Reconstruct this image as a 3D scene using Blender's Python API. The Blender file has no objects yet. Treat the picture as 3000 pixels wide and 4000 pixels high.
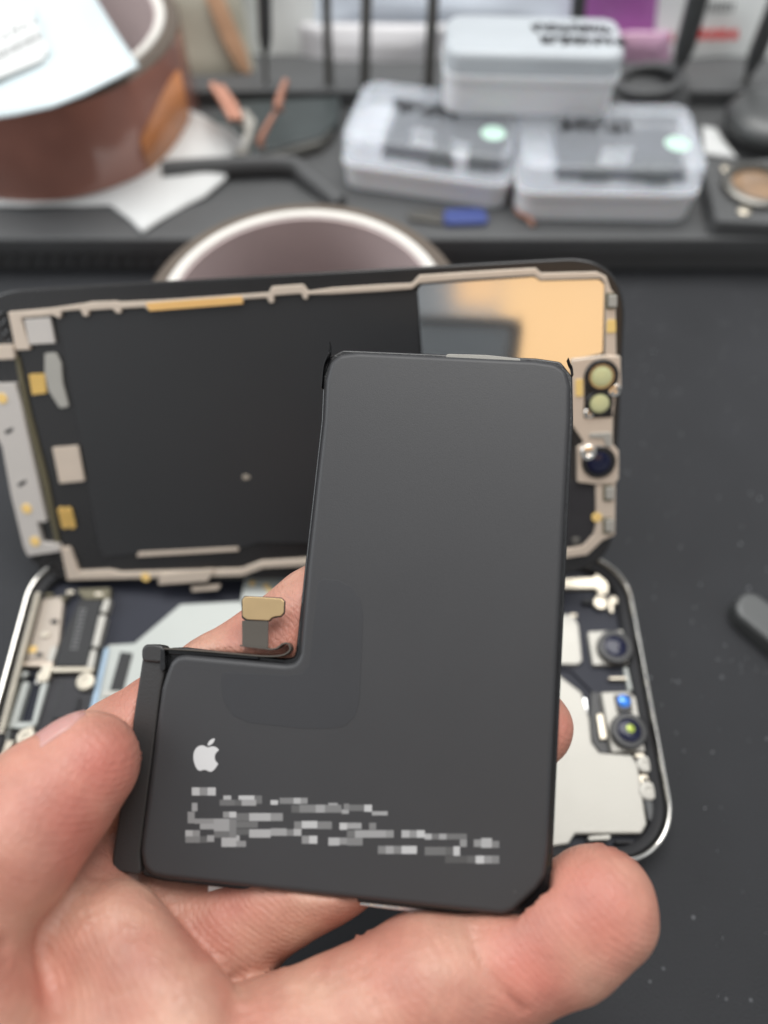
import bpy, bmesh, math, random
import numpy as np
from mathutils import Vector, Matrix
random.seed(4); rng = np.random.default_rng(4)
S = 0.001                                   # all builders below work in millimetres
sc = bpy.context.scene
C = sc.collection

# ------------------------------------------------------------------ camera, world, lamps, exposure
FPX, TH, CAMH = 2900.0, math.radians(58.8), 186.5
cT, sT = math.cos(TH), math.sin(TH)
FW = np.array([0, cT, -sT]); UP = np.array([0, sT, cT]); RT = np.array([1.0, 0, 0]); CP = np.array([0, 0, CAMH])
cam = bpy.data.cameras.new('camera'); co = bpy.data.objects.new('camera', cam); C.objects.link(co)
co.location = CP * S; co.rotation_euler = (math.pi / 2 - TH, 0, 0)
cam.sensor_fit = 'VERTICAL'; cam.sensor_height = 36; cam.sensor_width = 36
cam.lens = FPX / 4000 * 36; cam.clip_start = 0.005; cam.clip_end = 20
cam.dof.use_dof = True; cam.dof.focus_distance = 0.130; cam.dof.aperture_fstop = 7.0; cam.dof.aperture_blades = 0
sc.camera = co
w = bpy.data.worlds.new('World'); sc.world = w; w.use_nodes = True
bg = w.node_tree.nodes['Background']; bg.inputs[1].default_value = 0.66
def room():                                   # a bright workshop: pale ceiling and walls, darker furniture, dark floor
    N = w.node_tree.nodes; L = w.node_tree.links; tc = N.new('ShaderNodeTexCoord'); sx = N.new('ShaderNodeSeparateXYZ'); L.new(tc.outputs['Generated'], sx.inputs[0])
    ns = N.new('ShaderNodeTexNoise'); ns.inputs['Scale'].default_value = 2.6; ns.inputs['Detail'].default_value = 2; L.new(tc.outputs['Generated'], ns.inputs['Vector'])
    r1 = N.new('ShaderNodeMapRange'); r1.inputs['From Min'].default_value = -.35; r1.inputs['From Max'].default_value = .55; r1.inputs['To Min'].default_value = .12; r1.inputs['To Max'].default_value = 1.0; L.new(sx.outputs['Z'], r1.inputs['Value'])
    r2 = N.new('ShaderNodeMapRange'); r2.inputs['From Min'].default_value = .42; r2.inputs['From Max'].default_value = .58; r2.inputs['To Min'].default_value = .45; r2.inputs['To Max'].default_value = 1.4; L.new(ns.outputs['Fac'], r2.inputs['Value'])
    mu = N.new('ShaderNodeMath'); mu.operation = 'MULTIPLY'; L.new(r1.outputs[0], mu.inputs[0]); L.new(r2.outputs[0], mu.inputs[1])
    dt = N.new('ShaderNodeVectorMath'); dt.operation = 'DOT_PRODUCT'; dt.inputs[1].default_value = (0, -.74, .67); L.new(tc.outputs['Generated'], dt.inputs[0])   # the person taking the picture
    r3 = N.new('ShaderNodeMapRange'); r3.inputs['From Min'].default_value = .80; r3.inputs['From Max'].default_value = .93; r3.inputs['To Min'].default_value = 1.0; r3.inputs['To Max'].default_value = .38; L.new(dt.outputs['Value'], r3.inputs['Value'])
    m0 = mu; mu = N.new('ShaderNodeMath'); mu.operation = 'MULTIPLY'; L.new(m0.outputs[0], mu.inputs[0]); L.new(r3.outputs[0], mu.inputs[1])
    mx = N.new('ShaderNodeMix'); mx.data_type = 'RGBA'; mx.blend_type = 'MULTIPLY'; mx.inputs['Factor'].default_value = 1; mx.inputs['A'].default_value = (0.94, 0.97, 1.0, 1); L.new(mu.outputs[0], mx.inputs['B']); L.new(mx.outputs['Result'], bg.inputs[0])
room()
def area(name, loc, target, sx, sy, power, col):
    l = bpy.data.lights.new(name, 'AREA'); l.shape = 'RECTANGLE'; l.size = sx; l.size_y = sy; l.energy = power; l.color = col
    o = bpy.data.objects.new(name, l); C.objects.link(o); o.location = loc
    o.rotation_euler = (Vector(target) - Vector(loc)).to_track_quat('-Z', 'Y').to_euler(); return o
area('ceiling_panel', (0.08, 0.44, 0.95), (0, 0.16, 0), 0.75, 0.5, 7.0, (1.0, 0.985, 0.96))
area('window_light', (-0.75, 0.25, 0.55), (0, 0.1, 0.03), 0.5, 0.5, 2.6, (0.93, 0.97, 1.0))
sc.view_settings.view_transform = 'Standard'; sc.view_settings.look = 'None'
sc.view_settings.exposure = 0.42; sc.view_settings.gamma = 1.0
sc.cycles.max_bounces = 8
sc.cycles.transparent_max_bounces = 12

# ------------------------------------------------------------------ helpers
class Plane:
    def __init__(s, O, e1, e2):
        s.O = np.array(O, float); s.e1 = np.array(e1, float); s.e2 = np.array(e2, float); s.n = np.cross(s.e1, s.e2)
    def at(s, a, b, h=0.0): return s.O + a * s.e1 + b * s.e2 + h * s.n
    def px(s, x, y, h=0.0):                     # photo pixel (3000 x 4000) to plane coordinates at height h
        d = FW + (x - 1500) / FPX * RT - (y - 2000) / FPX * UP
        O = s.O + h * s.n; t = ((O - CP) @ s.n) / (d @ s.n); p = CP + t * d - s.O
        return (p @ s.e1, p @ s.e2)
def ray(x, y): return FW + (x - 1500) / FPX * RT - (y - 2000) / FPX * UP
def at_depth(x, y, Z): return CP + Z * ray(x, y)
TAB = Plane((0, 0, 0), (1, 0, 0), (0, 1, 0))
def _n(v): v = np.array(v, float); return v / np.linalg.norm(v)
_e2 = _n(1459 * RT + 16030 * UP + 2900 * FW); _e1 = 38740 * RT - 2655 * UP - 2900 * FW; _e1 = _n(_e1 - (_e1 @ _e2) * _e2)
BAT = Plane(at_depth(1700, 2600, 117), _e1, _e2)
_u2 = _n(-487 * RT + 8361 * UP - 2900 * FW); _u1 = 27000 * RT + 1570 * UP - 2900 * FW; _u1 = _n(_u1 - (_u1 @ _u2) * _u2)
SCR = Plane(at_depth(1200, 2235, 194), _u1, _u2)

def tag(o, label=None, cat=None, group=None, kind=None):
    if label: o['label'] = label
    if cat: o['category'] = cat
    if group: o['group'] = group
    if kind: o['kind'] = kind
    return o
ORG = {}
def thing(name, loc, label, cat, group=None):
    o = bpy.data.objects.new(name, None); C.objects.link(o); o.empty_display_size = 0.005
    o.location = np.array(loc) * S; ORG[o.name] = np.array(loc, float)
    return tag(o, label, cat, group)
def mk(name, V, Fc, mat, parent=None, smooth=True, sharp=None, mats=None, midx=None):
    V = np.array(V, float); org = (V.min(0) + V.max(0)) / 2
    me = bpy.data.meshes.new(name); me.from_pydata(((V - org) * S).tolist(), [], Fc); me.update()
    bm = bmesh.new(); bm.from_mesh(me); bmesh.ops.recalc_face_normals(bm, faces=bm.faces); bm.to_mesh(me); bm.free()
    for m in (mats or [mat]): me.materials.append(m)
    if midx is not None: me.polygons.foreach_set('material_index', midx)
    me.polygons.foreach_set('use_smooth', [smooth and p.loop_total <= 4 for p in me.polygons])
    if sharp: me.set_sharp_from_angle(angle=math.radians(sharp))
    o = bpy.data.objects.new(name, me); C.objects.link(o); ORG[o.name] = org
    if parent:
        o.parent = parent; o.location = (org - ORG[parent.name]) * S
    else: o.location = org * S
    return o
def fillet(P, r, n=4):
    P = [np.array(p, float) for p in P]; out = []; N = len(P)
    for i in range(N):
        a, b, c = P[i - 1], P[i], P[(i + 1) % N]
        ri = r[i] if isinstance(r, (list, tuple)) else r
        u, v = a - b, c - b; lu, lv = np.linalg.norm(u), np.linalg.norm(v)
        if ri <= 0 or lu < 1e-6 or lv < 1e-6: out.append(b); continue
        u /= lu; v /= lv; ang = math.acos(max(-1, min(1, float(u @ v))))
        if ang > 3.0 or ang < 0.15: out.append(b); continue
        d = min(ri / math.tan(ang / 2), lu * 0.45, lv * 0.45)
        p0, p1 = b + u * d, b + v * d
        for k in range(n + 1):
            t = k / n; out.append((1 - t) ** 2 * p0 + 2 * t * (1 - t) * b + t * t * p1)
    return out
def inset(P, d):
    N = len(P); out = []
    A = sum(P[i][0] * P[(i + 1) % N][1] - P[(i + 1) % N][0] * P[i][1] for i in range(N)); sg = 1 if A > 0 else -1
    for i in range(N):
        e0 = P[i] - P[i - 1]; e1 = P[(i + 1) % N] - P[i]
        n0 = np.array([-e0[1], e0[0]]) / (np.linalg.norm(e0) + 1e-9) * sg; n1 = np.array([-e1[1], e1[0]]) / (np.linalg.norm(e1) + 1e-9) * sg
        m = n0 + n1; l = np.linalg.norm(m); m = m / l if l > 1e-6 else n0
        out.append(P[i] + m * d / max(0.45, float(m @ n0)))
    return out
def crosses(P):
    A = np.array(P); B = np.roll(A, -1, 0); n = len(A)
    o = lambda p, q, r: (q[..., 0] - p[..., 0]) * (r[..., 1] - p[..., 1]) - (q[..., 1] - p[..., 1]) * (r[..., 0] - p[..., 0])
    a, b, c, d = A[:, None], B[:, None], A[None], B[None]
    return bool(((o(a, b, c) * o(a, b, d) < -1e-12) & (o(c, d, a) * o(c, d, b) < -1e-12)).any())
def slab(name, pts, pl, h0, h1, mat, parent=None, r=0.25, bev=0.12, px=True, nb=3, both=False, n=4):
    """a plate with rounded corners and a rounded top edge, lying on plane pl between heights h0 and h1"""
    P = [np.array(pl.px(x, y, h1) if px else (x, y)) for x, y in pts]
    if not isinstance(r, (list, tuple)) and r > 0: r = max(r, 1.3 * bev + .08)
    P = fillet(P, r, n)
    while bev > .012 and crosses(inset(P, bev + min(0.06, bev * .5))): bev *= .6
    prof = []
    if both: prof += [(bev * (1 - math.sin(k / nb * math.pi / 2)), h0 + bev * (1 - math.cos(k / nb * math.pi / 2))) for k in range(nb)]
    else: prof += [(0, h0)]
    prof += [(bev * (1 - math.cos(k / nb * math.pi / 2)), h1 - bev + bev * math.sin(k / nb * math.pi / 2)) for k in range(nb + 1)]
    prof.append((bev + min(0.06, bev * .5), h1))
    V = []; Fc = []; N = len(P)
    for d, h in prof: V += [pl.at(q[0], q[1], h) for q in inset(P, d)]
    for k in range(len(prof) - 1):
        for i in range(N):
            j = (i + 1) % N; Fc.append((k * N + i, k * N + j, (k + 1) * N + j, (k + 1) * N + i))
    Fc.append(tuple(range((len(prof) - 1) * N, len(prof) * N))); Fc.append(tuple(range(N - 1, -1, -1)))
    return mk(name, V, Fc, mat, parent, True, 50)
def frame_of(ax):
    ax = _n(ax); t = np.array([0, 0, 1.0]) if abs(ax[2]) < 0.9 else np.array([1.0, 0, 0])
    u = _n(np.cross(t, ax)); return u, np.cross(ax, u), ax
def lathe(name, prof, org, ax, mat, parent=None, n=48, sharp=35, closed=False):
    """profile (radius, height) turned about ax"""
    u, v, a = frame_of(ax); org = np.array(org, float); V = []; Fc = []; m = len(prof)
    for i in range(n):
        t = 2 * math.pi * i / n
        for r, h in prof: V.append(org + a * h + (u * math.cos(t) + v * math.sin(t)) * max(r, 1e-4))
    for i in range(n):
        j = (i + 1) % n
        for k in range(m if closed else m - 1):
            l = (k + 1) % m; Fc.append((i * m + k, j * m + k, j * m + l, i * m + l))
    if not closed:
        Fc.append(tuple(i * m for i in range(n))); Fc.append(tuple(i * m + m - 1 for i in range(n)))
    return mk(name, V, Fc, mat, parent, True, sharp)
def tube(name, path, rad, mat, parent=None, n=12, flat=1.0, cap=True):
    path = [np.array(p, float) for p in path]; V = []; Fc = []; m = len(path)
    rad = [rad] * m if not isinstance(rad, (list, tuple)) else rad
    u = None
    for i, p in enumerate(path):
        t = _n(path[min(i + 1, m - 1)] - path[max(i - 1, 0)])
        if u is None: u, v, _ = frame_of(t)
        else: u = _n(u - (u @ t) * t)
        v = np.cross(t, u)
        for k in range(n):
            a = 2 * math.pi * k / n; V.append(p + (u * math.cos(a) + v * math.sin(a) * flat) * rad[i])
    for i in range(m - 1):
        for k in range(n):
            l = (k + 1) % n; Fc.append((i * n + k, i * n + l, (i + 1) * n + l, (i + 1) * n + k))
    Fc.append(tuple(range(n))); Fc.append(tuple(range((m - 1) * n, m * n)))
    return mk(name, V, Fc, mat, parent, True, 50)
def spline(P, n=8):
    P = [np.array(p, float) for p in P]; Q = [2 * P[0] - P[1]] + P + [2 * P[-1] - P[-2]]; out = []
    for i in range(1, len(Q) - 2):
        a, b, c, d = Q[i - 1:i + 3]
        for k in range(n):
            t = k / n; out.append(0.5 * (2 * b + (c - a) * t + (2 * a - 5 * b + 4 * c - d) * t * t + (3 * b - a - 3 * c + d) * t ** 3))
    out.append(P[-1]); return out
def ribbon(name, path, wvec, thick, mat, parent=None):
    """a flat band following path, as wide as wvec"""
    wvec = np.array(wvec, float); wn = _n(wvec); V = []; Fc = []; m = len(path); path = [np.array(p, float) for p in path]
    for i, p in enumerate(path):
        t = _n(path[min(i + 1, m - 1)] - path[max(i - 1, 0)]); q = _n(np.cross(t, wn)) * thick / 2
        V += [p - wvec / 2 - q, p + wvec / 2 - q, p + wvec / 2 + q, p - wvec / 2 + q]
    for i in range(m - 1):
        for k in range(4):
            l = (k + 1) % 4; Fc.append((i * 4 + k, i * 4 + l, i * 4 + 4 + l, i * 4 + 4 + k))
    Fc += [(0, 1, 2, 3), tuple(range((m - 1) * 4, m * 4))]
    return mk(name, V, Fc, mat, parent, True, 40)
def vnoise(X, seed, sc_):
    r = np.random.default_rng(seed); out = np.zeros(len(X))
    for k in range(7):
        d = r.normal(size=3); d /= np.linalg.norm(d); f = sc_ * (0.6 + 1.5 * r.random()); out += np.sin(X @ d * f + r.random() * 6.28) / (1 + .3 * k)
    return out / 3
def pillow(name, A, B, thick, mat, parent=None, nu=36, nv=30, wob=1.0, sc_=0.12, seed=1, edge=0.25):
    """a soft bag: two lofted skins between boundary curves A and B that meet at the rim"""
    A = np.array([np.array(p, float) for p in A]); B = np.array([np.array(p, float) for p in B])
    def res(P, n):
        d = np.r_[0, np.cumsum(np.linalg.norm(np.diff(P, axis=0), axis=1))]; t = np.linspace(0, d[-1], n)
        return np.stack([np.interp(t, d, P[:, k]) for k in range(3)], 1)
    A = res(A, nu); B = res(B, nu); nrm = _n(np.cross(A[-1] - A[0], B[nu // 2] - A[nu // 2]))
    G = np.array([[A[i] + (B[i] - A[i]) * j / (nv - 1) for j in range(nv)] for i in range(nu)])
    uu, vv = np.meshgrid(np.linspace(0, 1, nu), np.linspace(0, 1, nv), indexing='ij')
    bulge = (np.clip(np.minimum(np.minimum(uu, 1 - uu), np.minimum(vv, 1 - vv)) / edge, 0, 1)) ** 0.6
    X = G.reshape(-1, 3); nz = (vnoise(X, seed, sc_) * wob).reshape(nu, nv)
    top = G + nrm * (bulge * thick / 2 + nz)[..., None]; bot = G + nrm * (-bulge * thick / 2 + nz - 0.3)[..., None]
    V = np.r_[top.reshape(-1, 3), bot.reshape(-1, 3)]; Fc = []; o = nu * nv; ix = lambda i, j: i * nv + j
    for i in range(nu - 1):
        for j in range(nv - 1):
            q = (ix(i, j), ix(i + 1, j), ix(i + 1, j + 1), ix(i, j + 1)); Fc.append(q); Fc.append(tuple(o + k for k in q[::-1]))
    rim = [(i, 0) for i in range(nu)] + [(nu - 1, j) for j in range(1, nv)] + [(i, nv - 1) for i in range(nu - 2, -1, -1)] + [(0, j) for j in range(nv - 2, 0, -1)]
    for k in range(len(rim)):
        a, b = ix(*rim[k]), ix(*rim[(k + 1) % len(rim)]); Fc.append((a, b, o + b, o + a))
    return mk(name, V, Fc, mat, parent, True)

# ------------------------------------------------------------------ materials
def srgb(r, g, b): return tuple((((c / 255 + .055) / 1.055) ** 2.4 if c > 10 else c / 255 / 12.92) for c in (r, g, b)) + (1,)
def mat(name, col, rough=0.5, metal=0.0, var=0.12, vs=120, bump=0.0, bs=900, rv=0.1, sss=0.0, trans=0.0, alpha=1.0, coat=0.0, spec=None, speck=None):
    m = bpy.data.materials.new(name); m.use_nodes = True; nt = m.node_tree; N = nt.nodes; L = nt.links; b = N['Principled BSDF']
    col = srgb(*col) if max(col[:3]) > 1.0 else tuple(col[:3]) + (1,)
    tc = N.new('ShaderNodeTexCoord'); ns = N.new('ShaderNodeTexNoise'); ns.inputs['Scale'].default_value = vs; ns.inputs['Detail'].default_value = 5
    L.new(tc.outputs['Object'], ns.inputs['Vector'])
    mx = N.new('ShaderNodeMix'); mx.data_type = 'RGBA'
    mx.inputs['A'].default_value = tuple(c * (1 - var) for c in col[:3]) + (1,); mx.inputs['B'].default_value = tuple(min(1, c * (1 + var)) for c in col[:3]) + (1,)
    L.new(ns.outputs['Fac'], mx.inputs['Factor']); out = mx.outputs['Result']
    if speck:                                   # dust and lint lying on the surface
        vo = N.new('ShaderNodeTexVoronoi'); vo.inputs['Scale'].default_value = speck[0]; L.new(tc.outputs['Object'], vo.inputs['Vector'])
        n2 = N.new('ShaderNodeTexNoise'); n2.inputs['Scale'].default_value = speck[0] * .35; L.new(tc.outputs['Object'], n2.inputs['Vector'])
        r1 = N.new('ShaderNodeMapRange'); r1.inputs['From Min'].default_value = speck[1]; r1.inputs['From Max'].default_value = speck[1] * .4; L.new(vo.outputs['Distance'], r1.inputs['Value'])
        r2 = N.new('ShaderNodeMapRange'); r2.inputs['From Min'].default_value = .52; r2.inputs['From Max'].default_value = .66; L.new(n2.outputs['Fac'], r2.inputs['Value'])
        mu = N.new('ShaderNodeMath'); mu.operation = 'MULTIPLY'; L.new(r1.outputs[0], mu.inputs[0]); L.new(r2.outputs[0], mu.inputs[1])
        m2 = N.new('ShaderNodeMix'); m2.data_type = 'RGBA'; m2.inputs['B'].default_value = speck[2] + (1,); L.new(mu.outputs[0], m2.inputs['Factor']); L.new(out, m2.inputs['A']); out = m2.outputs['Result']
    L.new(out, b.inputs['Base Color'])
    mr = N.new('ShaderNodeMapRange'); mr.inputs['To Min'].default_value = max(0.01, rough - rv * rough); mr.inputs['To Max'].default_value = min(1, rough + rv * rough)
    L.new(ns.outputs['Fac'], mr.inputs['Value']); L.new(mr.outputs[0], b.inputs['Roughness'])
    b.inputs['Metallic'].default_value = metal; b.inputs['Alpha'].default_value = alpha; b.inputs['Transmission Weight'].default_value = trans
    b.inputs['Coat Weight'].default_value = coat; b.inputs['Coat Roughness'].default_value = .1
    if spec is not None: b.inputs['Specular IOR Level'].default_value = spec
    if sss: b.inputs['Subsurface Weight'].default_value = sss; b.inputs['Subsurface Radius'].default_value = (1, .45, .28); b.inputs['Subsurface Scale'].default_value = .003
    if bump:
        n3 = N.new('ShaderNodeTexNoise'); n3.inputs['Scale'].default_value = bs; n3.inputs['Detail'].default_value = 3; L.new(tc.outputs['Object'], n3.inputs['Vector'])
        bp = N.new('ShaderNodeBump'); bp.inputs['Strength'].default_value = bump; bp.inputs['Distance'].default_value = .0003; L.new(n3.outputs['Fac'], bp.inputs['Height']); L.new(bp.outputs[0], b.inputs['Normal'])
    return m
M = dict(
    mat=mat('silicone_mat', (.0295, .0305, .0335), .72, var=.38, vs=22, bump=.8, bs=2200, spec=.28, speck=(260, .13, (.15, .155, .165))),
    rubber=mat('black_rubber', (.085, .087, .088), .55, var=.2, vs=40, bump=.3, bs=1500),
    pouch=mat('battery_film', (.030, .030, .032), .50, var=.05, vs=60, bump=.10, bs=5200, spec=.5, speck=(150, .035, (.10, .10, .10))),
    sticker=mat('battery_label_film', (.0220, .0225, .0255), .46, var=.05, vs=60, bump=.08, bs=5200, spec=.6),
    tape=mat('glossy_black_tape', (.012, .012, .013), .22, var=.2, bump=.2, bs=700),
    strip=mat('matte_black_tape', (.030, .029, .029), .40, var=.1, bump=.15, bs=2500),
    flex=mat('flex_ribbon', (.075, .066, .055), .33, var=.1),
    gold=mat('brushed_gold', (.64, .46, .25), .36, 1.0, var=.03, vs=300),
    goldpad=mat('gold_pads', (.80, .52, .16), .4, .6, var=.1),
    yellow=mat('yellow_foam', (.85, .58, .20), .55, var=.06),
    print=mat('print_white', (.52, .52, .52), .5, var=.03),
    foil=mat('silver_foil', (.75, .76, .76), .25, 1.0, bump=.4, bs=500),
    chrome=mat('polished_steel', (.66, .64, .60), .12, 1.0, var=.04, bump=.05, bs=300),
    shield=mat('satin_shield', (.43, .415, .375), .46, .35, var=.04, vs=150, bump=.12, bs=1500),
    nickel=mat('nickel_parts', (.55, .50, .41), .35, .75, var=.12, vs=400),
    white=mat('light_plate', (.41, .43, .405), .4, .1, var=.06),
    blueplate=mat('pale_blue_plate', (.30, .40, .50), .35, .2),
    tray=mat('dark_inner_tray', (.020, .022, .033), .5, var=.2, vs=90, spec=.25),
    seal=mat('dark_gasket', (.024, .024, .026), .5, spec=.25),
    taupe=mat('taupe_metal', (.40, .345, .29), .42, .3, var=.1),
    board=mat('dark_board', (.034, .033, .036), .5, var=.2, vs=200, spec=.25),
    chip=mat('chip_black', (.024, .024, .025), .45, var=.1, spec=.3),
    black=mat('gloss_black', (.010, .010, .011), .38, var=.2),
    lens=mat('lens_glass', (.010, .012, .035), .12, spec=.3),
    bluelens=mat('blue_coated_glass', (.02, .22, .80), .12, .3, coat=1.0),
    greenglint=mat('yellow_green_glint', (.38, .48, .05), .12, .3, coat=1.0),  # colour of the painted glint on the lower camera lens
    cream=mat('cream_diffuser', (.58, .57, .30), .35, coat=.6),
    pale=mat('pale_metal_frame', (.60, .56, .52), .42, .3, var=.06),
    glintstrip=mat('orange_frame_glint', (.95, .55, .20), .35, .4),  # orange reflection on the display frame, painted as colour
    beige=mat('champagne_frame', (.66, .555, .455), .38, .35, var=.08, vs=200),
    mirror=mat('mirror_plate', (.62, .65, .67), .105, .90, var=.02),
    backfilm=mat('black_back_film', (.018, .018, .019), .40, var=.15, vs=30, spec=.6),
    glassedge=mat('black_glass_edge', (.016, .015, .015), .25, var=.2),
    olive=mat('olive_edge', (.12, .105, .06), .45),
    kapton=mat('amber_tape', (.36, .165, .125), .16, var=.5, vs=35, coat=.7, bump=.15, bs=120),
    kaptonside=mat('amber_tape_side', (.10, .075, .055), .5, var=.2),
    core=mat('cardboard_core', (.70, .67, .62), .7, var=.08, bump=.2),
    coreinner=mat('mauve_core_lining', (.62, .50, .485), .55, var=.08, vs=50),
    paper=mat('white_paper', (.68, .69, .68), .75, var=.06, bump=.3, bs=300),
    packet=mat('pale_blue_packet', (.60, .685, .71), .36, var=.08, vs=25, bump=.5, bs=110, coat=.4),
    ink=mat('marker_ink', (.03, .03, .035), .5),
    boxbase=mat('white_plastic', (.80, .80, .82), .4, var=.03, sss=.3),
    boxlid=mat('clear_lid', (.88, .92, .98), .22, trans=.65, alpha=.56, var=.02),
    boxlidfrost=mat('frosted_lid', (.62, .66, .69), .32, alpha=.72, var=.04),
    contents=mat('dark_blue_parts', (.045, .052, .068), .5, var=.5, vs=160),
    mint=mat('mint_sticker', (.55, .78, .66), .6),
    bagwhite=mat('white_bag', (.82, .84, .82), .32, var=.08, vs=30, bump=.4, bs=90),
    baggrey=mat('grey_clear_bag', (.58, .57, .58), .28, var=.15, vs=25, bump=.5, bs=80),
    bagpale=mat('pale_blue_bag', (.74, .80, .88), .14, var=.12, vs=25, bump=.5, bs=80),
    bagolive=mat('olive_bag', (.52, .51, .42), .3, var=.25, vs=30, bump=.4, bs=90),
    bagorange=mat('orange_print', (.55, .33, .20), .35, var=.45, vs=60),
    purple=mat('purple_bag', (.42, .14, .42), .14, var=.35, vs=35, bump=.5, bs=90),
    pink=mat('pink_bag', (.60, .36, .50), .14, var=.3, vs=35, bump=.5, bs=90),
    red=mat('red_print', (.70, .05, .05), .5),
    driver=mat('grey_driver', (.085, .088, .088), .4, .3),
    steel=mat('dull_steel', (.18, .175, .16), .35, .8),
    copper=mat('copper_clip', (.46, .23, .16), .45, .5),
    darkpart=mat('dark_green_part', (.040, .050, .050), .4, var=.3),
    blue=mat('blue_plastic', (.055, .08, .25), .4),
    lint=mat('pale_lint', (.42, .43, .45), .8),
    nail=mat('fingernail', (.54, .28, .25), .36, var=.08, sss=.3, coat=.1),
)
def skin_material():
    m = bpy.data.materials.new('skin'); m.use_nodes = True; nt = m.node_tree; N = nt.nodes; L = nt.links; b = N['Principled BSDF']
    tc = N.new('ShaderNodeTexCoord'); at = N.new('ShaderNodeAttribute'); at.attribute_name = 'flush'
    ns = N.new('ShaderNodeTexNoise'); ns.inputs['Scale'].default_value = 130; ns.inputs['Detail'].default_value = 6; ns.inputs['Roughness'].default_value = .6; L.new(tc.outputs['Object'], ns.inputs['Vector'])
    n2 = N.new('ShaderNodeTexNoise'); n2.inputs['Scale'].default_value = 75; n2.inputs['Detail'].default_value = 3; L.new(tc.outputs['Object'], n2.inputs['Vector'])
    cr = N.new('ShaderNodeValToRGB'); cr.color_ramp.elements[0].position = .36; cr.color_ramp.elements[0].color = (.455, .200, .145, 1); cr.color_ramp.elements[1].position = .64; cr.color_ramp.elements[1].color = (.54, .310, .225, 1)
    L.new(n2.outputs['Fac'], cr.inputs[0])
    mx = N.new('ShaderNodeMix'); mx.data_type = 'RGBA'; mx.inputs['B'].default_value = (.48, .140, .108, 1); L.new(cr.outputs[0], mx.inputs['A']); L.new(at.outputs['Fac'], mx.inputs['Factor'])
    m3 = N.new('ShaderNodeMix'); m3.data_type = 'RGBA'; m3.blend_type = 'MULTIPLY'; m3.inputs['Factor'].default_value = .75; L.new(mx.outputs['Result'], m3.inputs['A'])
    mr = N.new('ShaderNodeMapRange'); mr.inputs['To Min'].default_value = .6; mr.inputs['To Max'].default_value = 1.35; L.new(ns.outputs['Fac'], mr.inputs['Value']); L.new(mr.outputs[0], m3.inputs['B'])
    L.new(m3.outputs['Result'], b.inputs['Base Color'])
    b.inputs['Roughness'].default_value = .48; b.inputs['Subsurface Weight'].default_value = .18; b.inputs['Subsurface Radius'].default_value = (1, .4, .25); b.inputs['Subsurface Scale'].default_value = .0022
    # fine skin ridges
    n4 = N.new('ShaderNodeTexNoise'); n4.inputs['Scale'].default_value = 1500; n4.inputs['Detail'].default_value = 2; L.new(tc.outputs['Object'], n4.inputs['Vector'])
    wv = N.new('ShaderNodeTexWave'); wv.inputs['Scale'].default_value = 420; wv.inputs['Distortion'].default_value = 9; wv.inputs['Detail'].default_value = 1; wv.inputs['Detail Scale'].default_value = .25; wv.bands_direction = 'DIAGONAL'; L.new(tc.outputs['Object'], wv.inputs['Vector'])
    vo = N.new('ShaderNodeTexVoronoi'); vo.feature = 'DISTANCE_TO_EDGE'; vo.inputs['Scale'].default_value = 900; mp = N.new('ShaderNodeMapping'); mp.inputs['Scale'].default_value = (1, .55, .8); mp.inputs['Rotation'].default_value = (.3, .5, .6); L.new(tc.outputs['Object'], mp.inputs[0]); L.new(mp.outputs[0], vo.inputs['Vector'])
    n5 = N.new('ShaderNodeMath'); n5.operation = 'MINIMUM'; n5.inputs[1].default_value = .12; L.new(vo.outputs['Distance'], n5.inputs[0])
    n6 = N.new('ShaderNodeMath'); n6.operation = 'MULTIPLY_ADD'; n6.inputs[1].default_value = 4.0; L.new(n5.outputs[0], n6.inputs[0]); L.new(n4.outputs['Fac'], n6.inputs[2])
    ad = N.new('ShaderNodeMath'); ad.operation = 'MULTIPLY_ADD'; ad.inputs[1].default_value = .36; L.new(wv.outputs['Fac'], ad.inputs[0]); L.new(n6.outputs[0], ad.inputs[2])
    bp = N.new('ShaderNodeBump'); bp.inputs['Strength'].default_value = .65; bp.inputs['Distance'].default_value = .00014; L.new(ad.outputs[0], bp.inputs['Height']); L.new(bp.outputs[0], b.inputs['Normal'])
    return m
M['skin'] = skin_material()

# ------------------------------------------------------------------ setting: the repair mat
def rect(x0, y0, x1, y1): return [(x0, y0), (x1, y0), (x1, y1), (x0, y1)]
tag(mk('tabletop', [(-700, -500, 0), (700, -500, 0), (700, 900, 0), (-700, 900, 0)], [(0, 1, 2, 3)], M['mat'], smooth=False), kind='structure')
PZ = 14.0                                                    # top of the raised tray at the back of the mat
tray = thing('organizer_tray', (0, 330, 0), 'long black raised tray at the back of the mat carrying the boxes and rolls', 'tray')
slab('shelf', rect(-330, 217, 330, 460), TAB, 0.02, PZ, M['rubber'], tray, r=3, bev=1.5, px=False)
slab('lip', rect(-330, 214.5, 330, 216.9), TAB, 9, PZ + 1.2, M['rubber'], tray, r=.8, bev=.8, px=False)
def tz(x, y, z): return np.array(list(TAB.px(x, y, z)) + [z])
tube('ridge', spline([tz(640, 668, PZ + 3), tz(800, 655, PZ + 4), tz(1120, 645, PZ + 4), tz(1200, 695, PZ + 3), tz(1330, 800, PZ + 1)], 6), 2.8, M['rubber'], tray, flat=1.3)
V = []; Fc = []
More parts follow.
